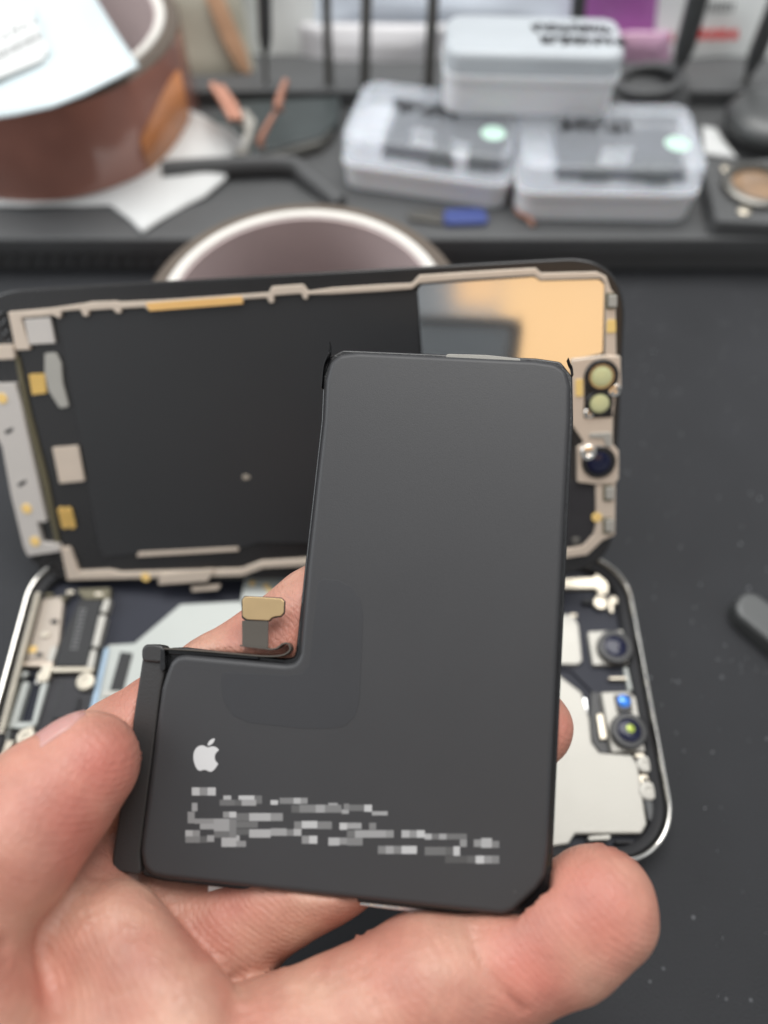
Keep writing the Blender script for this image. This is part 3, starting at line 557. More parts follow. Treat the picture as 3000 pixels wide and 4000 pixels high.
slab('flex_cable', qA((320, 425), (400, 418), (440, 500), (450, 640), (495, 810), (430, 820), (345, 690), (320, 560)), SCR, -.4, .15, M['shield'], dsp, r=.6, bev=.1)
for i in range(2):
    for k in range(4):
        x, y = qA((445 + i * 52 + k * 8 - 5, 1560 + k * 34))[0]; dot(x, y, 1.05, -.3, .1, 'goldpad', dsp, 'contact_pad')
for x, y in qA((15, 165), (28, 240), (45, 315), (250, 1915), (330, 1945), (380, 1990), (300, 1985), (360, 1905), (420, 1950)):
    lathe('mesh_hole', [(1.25, 0), (1.25, .22), (.95, .36), (.7, .2), (.1, .12)], SCR.at(*SCR.px(x, y, 0), -.6), SCR.n, M['glassedge'], dsp, 16)
# sensor bracket on the right side
br = slab('sensor_bracket', qB((222, 690), (445, 662), (552, 665), (556, 880), (520, 925), (503, 1075), (500, 1250), (540, 1300), (540, 1480), (518, 1515), (385, 1520), (262, 1505), (262, 1270), (310, 1245), (222, 1115)), SCR, -.6, .9, M['beige'], dsp, r=.5, bev=.25)
slab('sensor_recess', qB((312, 770), (390, 705), (480, 700), (530, 750), (528, 900), (490, 940), (500, 1072), (308, 1080)), SCR, .86, 1.06, M['black'], br, r=.6, bev=.05)
def lens(nm, x, y, R_, h, mbody, mglass, par, pl, ring=.75, dome=.5):
    O = pl.at(*pl.px(x, y, h), h); b_ = lathe(nm, [(R_, -1.2), (R_, 0), (R_ - .25, .25), (R_ * ring + .1, .3), (R_ * ring, .05), (0.01, .0)], O, pl.n, M[mbody], par, 36)
    lathe('lens_glass', [(R_ * ring - .02, .02)] + [(R_ * ring * math.cos(a), .08 + dome * math.sin(a)) for a in (0.1, .4, .8, 1.2, 1.5)], O, pl.n, M[mglass], b_, 36)
lens('projector_lens', *qB((425, 800))[0], 3.9, 1.3, 'black', 'cream', br, SCR, .66, .5)
lathe('bright_ring', [(2.5, 0), (2.5, .5), (2.75, .5), (2.75, 0)], SCR.at(*SCR.px(*qB((425, 800))[0], 1.3), 1.25), SCR.n, M['gold'], br, 36, closed=True)
lens('sensor_lens', *qB((412, 980))[0], 3.1, 1.2, 'black', 'cream', br, SCR, .72, .3)
lens('camera_lens', *qB((408, 1372))[0], 4.0, 1.2, 'black', 'lens', br, SCR, .7, .4)
def screw(x, y, R_, h, par, pl, m='nickel'):
    O = pl.at(*pl.px(x, y, h), h); s_ = lathe('screw', [(R_, -1.0), (R_, 0), (R_ - .2, .2), (R_ * .45, .25), (R_ * .35, .05), (0.02, 0.0)], O, pl.n, M[m], par, 20); return s_
screw(*qB((345, 1045))[0], 1.2, 1.1, br, SCR, 'chrome'); screw(*qB((338, 1308))[0], 1.9, 1.5, br, SCR, 'chrome'); screw(*qB((512, 895))[0], 1.5, 1.3, br, SCR, 'chrome')
slab('foam_pad', qB((252, 822), (303, 818), (303, 932), (254, 935)), SCR, .85, 1.1, M['yellow'], br, r=.3, bev=.06)
slab('raised_tab', qB((345, 1180), (490, 1172), (495, 1270), (455, 1265), (440, 1215), (345, 1210)), SCR, .85, 1.2, M['shield'], br, r=.4, bev=.15)
for x, y in qB((488, 300), (470, 1578), (468, 1795)):
    cl = slab('spring_clip', [(x - 20, y - 32), (x + 16, y - 32), (x + 16, y + 32), (x - 20, y + 32)], SCR, .3, .75, M['olive'], dsp, r=.3, bev=.1)
    slab('clip_tongue', [(x - 10, y - 24), (x + 24, y - 24), (x + 24, y + 24), (x - 10, y + 24)], SCR, .7, 1.1, M['shield'], cl, r=.3, bev=.15)
slab('ribbon_corner', qB((222, 1130), (300, 1245), (262, 1268), (222, 1262)), SCR, -.2, .2, M['black'], dsp, r=.2, bev=.05)
slab('dark_cover', [(2205, 1880), (2326, 1886), (2326, 2060), (2290, 2118), (2212, 2138)], SCR, -.24, .02, M['board'], dsp, r=.4, bev=.08)
slab('flat_sensor', qB((228, 1875), (278, 1870), (282, 1915), (232, 1925)), SCR, 0, .5, M['steel'], dsp, r=.2, bev=.1)
slab('speck', q3((1205, 1098), (1222, 1088), (1245, 1096), (1248, 1108), (1215, 1118)), SCR, -.26, -.15, M['nickel'], dsp, r=.3, bev=.03)

# ------------------------------------------------------------------ phone body lying open on the mat
BH = 7.6
body = thing('open_phone', (-14.5, 57, 0), 'open phone body with a polished steel rim lying flat on the mat, battery bay empty', 'phone')
X0, X1, Y0, Y1 = -95.2, 66.0, 18.2, 96.0
def rrect(x0, y0, x1, y1, r, n=14):
    out = []
    for cx, cy, a0 in ((x1 - r, y0 + r, -90), (x1 - r, y1 - r, 0), (x0 + r, y1 - r, 90), (x0 + r, y0 + r, 180)):
        out += [(cx + r * math.cos(math.radians(a0 + 90 * k / n)), cy + r * math.sin(math.radians(a0 + 90 * k / n))) for k in range(n + 1)]
    return out
def ring(name, levels, m, par):
    V = []; Fc = []; n_ = 0
    for ins_, z in levels:
        P = rrect(X0 + ins_, Y0 + ins_, X1 - ins_, Y1 - ins_, 14 - ins_); n_ = len(P); V += [(x, y, z) for x, y in P]
    L_ = len(levels)
    for k in range(L_):
        l = (k + 1) % L_
        for i in range(n_): Fc.append((k * n_ + i, k * n_ + (i + 1) % n_, l * n_ + (i + 1) % n_, l * n_ + i))
    return mk(name, V, Fc, m, par, True, 40)
ring('rim', [(1.2, 0.1), (.4, .7), (.05, 2.0), (0, 3.8), (.03, 6.2), (.2, 7.1), (.5, 7.5), (.8, BH), (1.05, 7.5), (1.25, 7.1), (1.4, 6.0), (1.45, 1.0)], M['chrome'], body)
ring('gasket', [(1.5, 2.0), (1.5, 5.6), (2.0, 6.0), (3.6, 5.4), (3.9, 5.0), (3.9, 2.0)], M['seal'], body)
slab('back_tray', rrect(X0 + 2, Y0 + 2, X1 - 2, Y1 - 2, 12, 6), TAB, .3, 2.6, M['tray'], body, r=0, bev=.2, px=False)
q6 = zc(2000, 2100, 1.58); qC = zc(0, 2200, 2.37); q5 = zc(0, 2200, 1.2762)
def bs(nm, P, z0, z1, m, par=body, r=.4, bev=.18): return slab(nm, P, TAB, z0, z1, M[m], par, r=r, bev=bev)
bs('inner_board', [(2120, 2220), (2350, 2230), (2450, 2470), (2480, 2700), (2330, 2720), (2230, 2620), (2100, 2600)], 2.6, 3.3, 'tray')
big = bs('shield_plate', [(1900, 2560), (2140, 2600)] + q6((315, 868), (430, 955), (452, 1030), (478, 1115), (492, 1262), (540, 1327), (740, 1342), (778, 1402), (832, 1770), (800, 1825), (390, 1828), (350, 1890), (265, 1903)) + [(2100, 3310), (1900, 3300)], 3.0, 5.2, 'shield', r=.7, bev=.35)
bs('module_well', q6((485, 950), (800, 975), (858, 1335), (545, 1330), (495, 1262), (480, 1110)), 2.7, 3.4, 'black')
m1 = bs('camera_module', q6((468, 580), (690, 570), (722, 772), (502, 787)), 2.6, 5.0, 'shield', r=.5)
lens('lens_barrel', *q6((637, 672))[0], 4.4, 6.6, 'black', 'lens', m1, TAB, .66, .4)
bs('plate', [(2150, 2400), (2200, 2399)] + q6((375, 475), (410, 540), (432, 760), (405, 782), (310, 780)) + [(2150, 2592)], 2.8, 4.6, 'shield', r=.9)
bs('antenna_strip', [(2120, 2260)] + q6((325, 252), (508, 245), (520, 222), (565, 225), (595, 300), (590, 350), (545, 352), (525, 310), (325, 312)) + [(2120, 2298)], 2.8, 4.8, 'nickel', r=.4)
for x, y, r_ in ((548, 400, 1.9), (628, 385, 1.2), (552, 330, 1.2)): screw(*q6((x, y))[0], r_, 4.9, body, TAB)
m2 = bs('camera_module', q6((552, 955), (722, 950), (758, 985), (782, 1000), (800, 1085), (820, 1100), (850, 1308), (840, 1318), (618, 1322)), 2.6, 5.2, 'shield', r=.4)
wn_ = bs('window_block', q6((632, 970), (735, 965), (747, 1072), (655, 1078)), 5.1, 5.9, 'black', m2, r=.25)
x, y = q6((690, 1008))[0]; lathe('blue_window', [(1.55, -.3), (1.55, .1), (1.1, .35), (0.02, .45)], TAB.at(*TAB.px(x, y, 5.9), 5.9), TAB.n, M['bluelens'], wn_, 24)
lens('lens_barrel', *q6((722, 1190))[0], 4.3, 6.8, 'black', 'lens', m2, TAB, .66, .45)
x, y = q6((730, 1180))[0]; lathe('green_glint', [(1.2, -.2), (1.1, .1), (.7, .3), (0.02, .4)], TAB.at(*TAB.px(x, y, 7.15), 7.15), TAB.n, M['greenglint'], m2, 20)  # the lens's yellow-green glint, painted on as a small dome
bs('connector', q6((522, 1090), (560, 1085), (588, 1240), (545, 1245)), 3.2, 4.6, 'nickel')
bs('bracket', q6((782, 1360), (850, 1358), (862, 1450), (800, 1455)), 3, 5.0, 'nickel', r=.4); bs('bracket', q6((780, 1465), (835, 1462), (885, 1590), (820, 1605)), 3, 4.8, 'nickel', r=.4)
screw(*q6((820, 1397))[0], 1.9, 5.3, body, TAB, 'shield'); screw(*q6((840, 1562))[0], 2.1, 5.3, body, TAB, 'shield')
bs('rubber_block', q6((818, 1618), (862, 1610), (885, 1700), (880, 1745), (845, 1748)), 3, 5.0, 'rubber')
bs('clip_tab', q6((475, 1842), (608, 1832), (606, 1862), (472, 1868)), 3, 5.4, 'shield', r=.2); bs('connector', q6((755, 1335), (815, 1330), (822, 1350), (765, 1356)), 3, 4.8, 'nickel', r=.2)
bs('side_rail', q6((690, 800), (712, 798), (745, 940), (722, 945)), 2.8, 4.6, 'white', r=.2)
# left half
lp = bs('inner_shield', [(705, 2360), (930, 2348), (1500, 2345), (1500, 2900), (330, 2900), (385, 2640), (405, 2545), (425, 2518), (525, 2513)], 2.7, 3.5, 'white', r=.6)
bs('black_insert', [(470, 2546), (519, 2551), (480, 2698), (428, 2696)], 3.45, 3.7, 'chip', lp, r=.2, bev=.05)
bs('glass_edge', qC((965, 785), (1010, 775), (880, 1380), (810, 1430)), 3.4, 4.0, 'blueplate', lp, r=.4)
bs('metal_bar', qC((955, 1185), (1120, 1185), (1090, 1225), (945, 1240)), 3.5, 4.2, 'shield', lp, r=.2)
bs('flex_block', [(955, 2262), (1120, 2262), (1110, 2340), (940, 2350)], 3.2, 5.0, 'white', r=.6)
for x, y in ((1040, 2290), (1055, 2310), (985, 2278)): dot(x, y, .8, 4.9, 5.2, 'yellow', body, 'foam_dot', TAB)
cb = bs('logic_chip', qC((560, 720), (740, 330), (945, 330), (800, 952), (500, 952)), 2.8, 4.6, 'chip', r=.4)
bs('battery_connector', qC((300, 340), (590, 300), (545, 740), (440, 905), (225, 905)), 2.8, 4.4, 'taupe', r=1.2, bev=.4)
V = []; Fc = []
for k in range(11):
    x, y = qC((770 - k * 8, 420 + k * 36))[0]
    for j in range(2):
        q = [TAB.px(x - 14 + j * 16 + dx, y + dy, 4.63) for dx, dy in ((0, 0), (11, 0), (9, 7), (-2, 7))]; o = len(V); V += [(a, b, 4.62) for a, b in q]; Fc.append((o, o + 1, o + 2, o + 3))
mk('chip_print', V, Fc, GR[5], cb, smooth=False)
for x, y, w_, h_, m_ in ((300, 300, 60, 22, 'nickel'), (420, 280, 70, 24, 'olive'), (250, 460, 40, 60, 'nickel'), (470, 520, 60, 30, 'chip'), (380, 640, 70, 40, 'nickel'), (330, 830, 60, 24, 'chip'), (560, 300, 60, 30, 'olive'), (620, 250, 60, 34, 'nickel'), (880, 270, 70, 30, 'nickel'), (150, 1090, 30, 60, 'nickel'), (240, 1010, 60, 40, 'seal'), (330, 1080, 26, 40, 'chrome'), (480, 1420, 120, 24, 'seal'), (700, 1250, 40, 110, 'seal'), (110, 1560, 60, 60, 'seal'), (60, 1640, 40, 40, 'chrome')):
    bs('small_component', qC((x, y), (x + w_, y - 3), (x + w_ - h_ * .2, y + h_), (x - h_ * .2, y + h_)), 3.4, 5.05 if y < 1000 else 4.4, m_, r=.2, bev=.12)
for x, y, w_, h_, m_ in ((700, 470, 30, 50, 'nickel'), (440, 380, 60, 26, 'seal'), (360, 470, 40, 16, 'nickel'), (440, 990, 20, 110, 'foil'), (455, 1120, 22, 70, 'chrome'), (600, 860, 110, 14, 'nickel'), (715, 1060, 18, 80, 'seal'), (780, 1130, 16, 150, 'nickel'), (610, 1350, 120, 10, 'seal'), (810, 1480, 26, 40, 'chip'), (640, 1870, 110, 16, 'seal'), (600, 400, 22, 60, 'nickel'), (690, 560, 26, 50, 'nickel')):
    bs('small_component', q6((x, y), (x + w_, y), (x + w_ + h_ * .08, y + h_), (x + h_ * .08, y + h_)), 3.0, 4.9, m_, r=.2, bev=.12)
bs('foam_pad', qC((262, 770), (345, 765), (330, 825), (255, 825)), 4.35, 4.6, 'yellow', r=.3, bev=.06)
for P in (((965, 325), (1025, 325), (985, 455), (920, 455)), ((915, 475), (985, 475), (910, 775), (845, 775)), ((840, 795), (895, 795), (860, 970), (795, 970))): bs('silver_segment', qC(*P), 2.8, 5.4, 'shield', r=.4, bev=.4)
bs('silver_segment', qC((470, 770), (535, 765), (485, 915), (430, 915)), 2.8, 5.2, 'shield', r=.4, bev=.3)
bs('cross_bar', qC((205, 912), (480, 905), (495, 950), (200, 945)), 2.8, 5.2, 'beige', r=.3, bev=.3); bs('cross_bar', qC((480, 960), (865, 960), (862, 1000), (478, 1008)), 2.8, 5.2, 'nickel', r=.3, bev=.3)
bs('bracket', qC((390, 930), (490, 935), (440, 1070), (360, 1075)), 3, 5.4, 'nickel', r=.6, bev=.3)
bs('bracket', qC((740, 1020), (850, 1020), (835, 1130), (720, 1130)), 3, 5.0, 'nickel', r=.6, bev=.3)
bs('bracket', qC((190, 1540), (310, 1500), (300, 1640), (185, 1690)), 3, 5.0, 'nickel', r=.6, bev=.3)
for x, y, r_ in ((402, 1045, 1.7), (790, 1092, 2.3), (240, 1612, 2.3)): screw(*qC((x, y))[0], r_, 5.2, body, TAB)
bs('speaker_cover', qC((450, 1055), (905, 1055), (800, 1420), (560, 1640), (270, 1700), (340, 1480)), 2.7, 3.8, 'board', r=.5)
bs('slot', qC((575, 1060), (600, 1060), (515, 1355), (490, 1355)), 3.75, 3.9, 'black', r=.2, bev=.05)
bs('lower_cover', qC((270, 1650), (900, 1650), (900, 2000), (80, 2000)), 2.7, 3.5, 'board', r=.4)
for P in (((150, 1040), (240, 995), (270, 1025), (190, 1070), (60, 1640), (-40, 1650)), ((205, 1095), (270, 1095), (155, 1480), (85, 1480)), ((385, 1095), (445, 1095), (330, 1500), (285, 1500))): bs('speaker_rail', qC(*P), 2.8, 4.8, 'white', r=.4, bev=.3)
bs('speaker_rail', qC((20, 1470), (310, 1470), (330, 1500), (180, 1530), (10, 1510)), 2.8, 4.9, 'white', r=.4, bev=.3)
for k in range(3): bs('contact_spring', qC((20 + k * 38, 1640), (50 + k * 38, 1635), (-40 + k * 40, 1900), (-75 + k * 40, 1900)), 2.8, 4.9, 'nickel', r=.3, bev=.25)
V = []; Fc = []
for k in range(44):
    y0 = 84 - k * .85; o = len(V); x0 = X0 + 2.5
    V += [(x0, y0, 3), (x0 + 1.3, y0, 3), (x0 + 1.3, y0 - .5, 3), (x0, y0 - .5, 3), (x0, y0, 6.6), (x0 + 1.3, y0, 6.6), (x0 + 1.3, y0 - .5, 6.6), (x0, y0 - .5, 6.6)]
    Fc += [tuple(o + i for i in f_) for f_ in ((4, 5, 6, 7), (0, 1, 5, 4), (1, 2, 6, 5), (2, 3, 7, 6), (3, 0, 4, 7))]
mk('grille_teeth', V, Fc, M['nickel'], body, smooth=False)
bs('top_bar', qC((700, 240), (1020, 225), (1010, 330), (780, 330)), 3, 5.0, 'olive', r=.4)

# ------------------------------------------------------------------ rolls of amber tape
def tape_roll(cx, cy, z0, z1, R, label):
    t = thing('tape_roll', (cx, cy, z0), label, 'tape roll', 'rolls of amber tape'); e_ = .5
    lathe('tape', [(R - 5, z1 - z0 - .4), (R - 1, z1 - z0 - .3), (R, z1 - z0 - 1.2), (R, 1.2), (R - 1, .3), (R - 5, .4)], (cx, cy, z0), (0, 0, 1), M['kapton'], t, 96, closed=True)
    tp = t.children[0].data; tp.materials.append(M['kaptonside']); tp.polygons.foreach_set('material_index', [1 if abs(p.normal.z) > .55 else 0 for p in tp.polygons])
    lathe('core', [(R - 5.1, 0), (R - 5.1, z1 - z0 + .6), (R - 5.5, z1 - z0 + 1), (R - 7.8, z1 - z0 + 1), (R - 8.2, z1 - z0 + .6), (R - 8.2, 0)], (cx, cy, z0), (0, 0, 1), M['core'], t, 96, closed=True)
    lathe('core_lining', [(R - 8.3, 0), (R - 8.3, z1 - z0 + .4), (R - 8.8, z1 - z0 + .2), (R - 8.8, 0)], (cx, cy, z0), (0, 0, 1), M['coreinner'], t, 96, closed=True)
    return t
roll1 = tape_roll(-127, 287, 14.6, 49, 53, 'amber tape roll with a pale packet on top, standing on white paper')
tape_roll(-22.3, 156, 0.1, 40, 45.2, 'amber tape roll half hidden behind the phone display, lying on the mat')
fl0 = [tz(-60, 470, 54), tz(60, 452, 54), tz(200, 422, 54), tz(330, 372, 54), tz(460, 308, 54), tz(545, 260, 55)]
fl1 = [tz(-200, -160, 66), tz(0, -200, 66), tz(160, -180, 66), tz(240, -150, 65), tz(310, -90, 63), tz(360, -30, 61)]
pk = pillow('packet', fl0, fl1, 3.0, M['packet'], None, wob=.8, sc_=.09, seed=3); pk.name = 'foil_packet'
pkt = thing('foil_packet', tz(150, 250, 60), 'shiny pale blue packet with a barcode sticker resting on the tape roll', 'packet')
pk.name = 'pouch_skin'; ORG[pk.name] = np.array(pk.location) / S; pk.parent = pkt; pk.location = Vector((ORG[pk.name] - ORG[pkt.name]) * S)
def on_pk(u, v):        # point on the packet: u along the front edge, v up
    A = np.array([np.interp(u, np.linspace(0, 1, 6), [p[k] for p in fl0]) for k in range(3)]); B = np.array([np.interp(u, np.linspace(0, 1, 6), [p[k] for p in fl1]) for k in range(3)]); return A + (B - A) * v
pn = _n(np.cross(fl0[-1] - fl0[0], fl1[2] - fl0[2]))
PKP = Plane(on_pk(.25, .5) + pn * 2.6, _n(on_pk(.6, .5) - on_pk(.1, .5)), _n(np.cross(pn, _n(on_pk(.6, .5) - on_pk(.1, .5)))))
lb = slab('barcode_label', [(-80, 120), (110, 15), (190, 190), (160, 235), (0, 300), (-80, 320)], PKP, -1.0, .3, M['paper'], pkt, r=1, bev=.1)
V = []; Fc = []
def pbar(P, h=.34):
    o = len(V); n_ = len(P); V.extend([PKP.at(*PKP.px(x, y, h), h) for x, y in P]); Fc.append(tuple(range(o, o + n_)))
for k in range(15):
    x = -40 + k * 13.5 ; y = 215 - k * 6.6; wq = (3, 6, 4, 8)[k % 4]; pbar([(x, y), (x + wq, y - wq * .5), (x + wq + 14, y + 34 - wq * .5), (x + 14, y + 34)])
for k, ch in enumerate('XAMAX'):
    cx, cy = -30 + k * 38, 150 - k * 19
    st = {'A': [((0, 28), (9, -4)), ((9, -4), (24, 16)), ((4, 14), (18, 8))], 'M': [((0, 24), (0, -2)), ((0, -2), (12, 12)), ((12, 12), (18, -10)), ((18, -10), (24, 14))], 'X': [((0, 0), (22, 14)), ((4, 24), (18, -8))]}[ch]
    for (ax, ay), (bx, by) in st: pbar([(cx + ax, cy + ay), (cx + bx, cy + by), (cx + bx + 5, cy + by), (cx + ax + 5, cy + ay)])
mk('label_print', V, Fc, M['ink'], lb, smooth=False)
def amber_glow_patch(cx, cy, z0, z1, R, a0, a1, par):           # light shining through the tape, put into an orange patch
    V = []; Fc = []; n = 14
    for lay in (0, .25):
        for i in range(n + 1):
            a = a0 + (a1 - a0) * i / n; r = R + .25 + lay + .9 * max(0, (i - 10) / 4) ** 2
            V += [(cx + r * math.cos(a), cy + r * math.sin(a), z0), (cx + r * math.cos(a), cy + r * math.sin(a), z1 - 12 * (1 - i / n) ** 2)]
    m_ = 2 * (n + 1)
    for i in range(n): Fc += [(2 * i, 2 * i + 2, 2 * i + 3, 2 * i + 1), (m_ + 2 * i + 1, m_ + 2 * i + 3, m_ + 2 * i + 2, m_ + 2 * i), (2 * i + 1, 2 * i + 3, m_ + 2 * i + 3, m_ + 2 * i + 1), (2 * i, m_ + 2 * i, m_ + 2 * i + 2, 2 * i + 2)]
    return mk('tape_end_or_glow', V, Fc, mat('amber_shine_through', (.55, .22, .085), .24, var=.35, vs=60, coat=.6), par)  # orange of the light shining through, given as base colour
amber_glow_patch(-127, 287, 16, 40, 53, math.radians(-42), math.radians(-12), roll1)
# crumpled paper under the roll
pa = [tz(-60, 800, 15), tz(100, 812, 15), tz(240, 800, 15), tz(430, 800, 15), tz(510, 860, 15), tz(556, 908, 15), tz(640, 850, 15), tz(720, 800, 15), tz(800, 768, 15.5), tz(880, 700, 16), tz(905, 610, 19), tz(960, 560, 23)]
pb = [tz(-60, 560, 15), tz(200, 480, 15), tz(300, 460, 15), tz(400, 450, 16), tz(480, 440, 16), tz(540, 430, 17), tz(600, 420, 19), tz(680, 420, 21), tz(740, 430, 23), tz(790, 450, 25), tz(840, 480, 27), tz(900, 500, 28)]
pp = pillow('paper_sheet', pa, pb, .5, M['paper'], None, nu=60, nv=24, wob=.9, sc_=.14, seed=8)
tag(pp, 'crumpled white paper wipe under the amber tape roll, one corner hanging over the tray edge', 'paper')

# ------------------------------------------------------------------ plastic boxes
def squiggle(pl, x0, y0, w_, h_, h, n, seed, par, m='ink', rad=.55):
    r = np.random.default_rng(seed)
    for k in range(n):
        P = []; a = x0 + w_ * k / n
        for j in range(9): P.append(pl.at(a + w_ / n * .95 * j / 8 + r.normal() * w_ / n * .12, y0 + h_ * (.5 + .5 * math.sin(j * 2.3 + r.random() * 3)), h))
        yield P
def small_box(px_front, zb, width, depth, rot, hb_, hl, label, kind, seed):
    x, y = TAB.px(*px_front, zb); t = thing('plastic_box', (x, y, zb), label, 'box', 'small clear-lid boxes on the tray')
    e1 = np.array([math.cos(rot), math.sin(rot), 0]); e2 = np.array([-math.sin(rot), math.cos(rot), 0])
    pl = Plane((x, y, zb), e1, e2); W, D_ = width / 2, depth
    slab('base', [(-W, 0), (W, 0), (W, D_), (-W, D_)], pl, .05, hb_, M['boxbase'], t, r=7, bev=1.0, px=False, n=8)
    slab('rim', [(-W - .9, -.9), (W + .9, -.9), (W + .9, D_ + .9), (-W - .9, D_ + .9)], pl, hb_ - 1.5, hb_ + .8, M['boxbase'], t, r=7.5, bev=.5, px=False, n=8)
    if kind != 'frost':
        cp = slab('contents', [(-W + 13, 8), (W - 4, 8), (W - 4, D_ - 4), (-W + 13, D_ - 4)], pl, hb_ + .7, hb_ + 3.2, M['contents'], t, r=2, bev=.8, px=False)
        r = np.random.default_rng(seed)
        for k in range(5):
            a = -W + 20 + r.random() * (2 * W - 36); b = 5 + r.random() * 10
            slab('loose_part', [(a, b), (a + 5 + r.random() * 5, b), (a + 8, b + 4), (a + 1, b + 5)], pl, hb_ + .7, hb_ + 4.2, M['boxbase'] if k % 2 else M['darkpart'], t, r=.6, bev=.4, px=False)
    lid = slab('lid', [(-W - .5, -.5), (W + .5, -.5), (W + .5, D_ + .5), (-W - .5, D_ + .5)], pl, hb_ + .85, hb_ + hl, M['boxlidfrost'] if kind == 'frost' else M['boxlid'], t, r=7, bev=2.2, px=False, n=8)
    ht = hb_ + hl + .15
    rows = ((0, D_ * .56, W * .9, 5.5), (2, D_ * .24, W * .95, 5.5)) if kind == 'frost' else ((-W * .35, D_ * .5, W * .8, 8),)
    V = []
    hw = None
    for i, (a, b, w_, h_) in enumerate(rows):
        for j, P in enumerate(squiggle(pl, a - (0 if kind == 'frost' else 6), b, w_, h_, ht, 7, seed + i, t)):
            V.append(P)
    bmv = []; bmf = []
    for P in V:
        P = spline(P, 3); rr = .5 if kind == 'frost' else .35
        for a, b in zip(P[:-1], P[1:]):
            d = b - a; L_ = np.linalg.norm(d)
            if L_ < 1e-5: continue
            q_ = np.cross(pl.n, d / L_) * rr; o = len(bmv); bmv += [a - q_, b - q_, b + q_, a + q_]; bmf.append((o, o + 1, o + 2, o + 3))
    mk('handwriting', bmv, bmf, M['ink'], lid, smooth=False)
    if kind != 'frost': lathe('round_sticker', [(4.3, -.05), (4.3, .08), (.02, .1)], pl.at(W - 8.5, 14, hb_ + hl), pl.n, M['mint'], lid, 28)
    return t
small_box((1650, 775), PZ, 60, 38, math.radians(-13), 9, 10.5, 'clear lidded white box to the left, turned askew, under the top box', 'clear', 21)
small_box((2350, 862), PZ, 62, 39, math.radians(-1.5), 10.5, 10, 'clear lidded white box with dark parts, set straight at the right under the top box', 'clear', 31)
small_box((2055, 452), 34.2, 59, 25, math.radians(-2.5), 13, 8, 'frosted white box with black handwriting, stacked on the two lower boxes', 'frost', 41)

# ------------------------------------------------------------------ screwdrivers in the rack, rail
yr = 300
rail = mk('rack', [(-70, yr - 3, PZ), (330, yr - 3, PZ), (330, yr + 9, PZ), (-70, yr + 9, PZ), (-150, yr - 3, PZ + 6), (330, yr - 3, PZ + 6), (330, yr + 9, PZ + 6), (-70, yr + 9, PZ + 6)], [(0, 1, 2, 3), (4, 5, 6, 7), (0, 1, 5, 4), (1, 2, 6, 5), (2, 3, 7, 6), (3, 0, 4, 7)], M['rubber'], None, False)
rail.name = 'tool_rack'; tag(rail, 'black horizontal tool rack behind the boxes holding upright screwdrivers', 'rack')
def at_y(x, y, Y): d = ray(x, y); return CP + d * (Y / d[1])
def driver(pb_, pt, r_shaft, r_handle, z_handle, label):
    B_ = at_y(*pb_, yr + 3); T_ = at_y(*pt, yr + 3); d = _n(T_ - B_); L_ = 120
    t = thing('screwdriver', B_, label, 'screwdriver', 'screwdrivers standing in the rack')
    zh = L_ if z_handle is None else float((at_y(*z_handle, yr + 3) - B_) @ d)
    lathe('shaft', [(r_shaft, -3), (r_shaft, zh)], B_, d, M['steel'], t, 16)
    lathe('handle', [(r_shaft, zh - 5), (r_handle * .8, zh - 1), (r_handle, zh + 3), (r_handle, zh + 40), (r_handle * .92, zh + 44), (r_handle, zh + 48), (r_handle, zh + 70), (r_handle * .6, zh + 74), (.05, zh + 75)], B_, d, M['driver'], t, 20)
driver((1040, 330), (1032, 0), .8, 2.6, (1035, 165), 'grey screwdriver beside the olive bag, handle widening above a thin shaft')
driver((1287, 375), (1275, 0), 1.7, 3.6, None, 'slim screwdriver just left of the middle of the rack, in front of the grey bag')
driver((1425, 330), (1432, 0), 2.0, 3.8, None, 'thick shafted screwdriver in front of the grey bag, left of the frosted box')
driver((1675, 340), (1692, 0), 2.2, 3.8, None, 'thick shafted screwdriver touching the left side of the frosted box')
driver((2240, 330), (2262, 0), 1.8, 2.7, (2255, 130), 'dark screwdriver rising behind the frosted box')
driver((2625, 370), (2725, 0), 1.3, 3.9, (2665, 215), 'grey screwdriver leaning in front of the white bag with red print')
driver((2895, 365), (3040, 0), 1.4, 3.4, (2950, 240), 'grey screwdriver at the right end of the rack, tilted outwards')

# ------------------------------------------------------------------ bags standing behind the rack
def bag(name, P0, P1, Y0_, Y1_, thick, m, label, seed, wob=2.0):
    """P0: pixels of the lower edge, P1: of the upper edge"""
    t = thing(name, at_y(*P0[0], Y0_), label, 'bag')
    A = [at_y(x, y, Y0_) for x, y in P0]; B = [at_y(x, y, Y1_) for x, y in P1]
    return t, pillow('bag_skin', A, B, thick, M[m], t, wob=wob, sc_=.11, seed=seed), (A, B)
bag('plastic_bag', [(620, 400), (800, 400), (1015, 395)], [(560, -260), (720, -280), (900, -300)], 318, 345, 8, 'bagolive', 'olive tinted plastic bag with orange print leaning behind the tape roll', 5)
bag('plastic_bag', [(980, 400), (1120, 400), (1240, 400)], [(930, -300), (1090, -300), (1230, -300)], 335, 352, 7, 'bagwhite', 'white plastic bag between the olive bag and the grey bag', 6)
bag('plastic_bag', [(1180, 410), (1450, 400), (1760, 400)], [(1170, 90), (1450, 90), (1770, 90)], 330, 340, 9, 'baggrey', 'greyish clear plastic bag behind the slim screwdrivers', 7)
bag('plastic_bag', [(1150, 140), (1450, 140), (2300, 140)], [(1120, -320), (1450, -320), (2300, -320)], 350, 366, 9, 'bagpale', 'pale bluish plastic bag standing behind the grey bag', 9)
bag('plastic_bag', [(2270, 330), (2400, 330), (2620, 330)], [(2260, -300), (2450, -300), (2600, -300)], 338, 352, 8, 'purple', 'purple plastic bag behind the frosted box', 10)
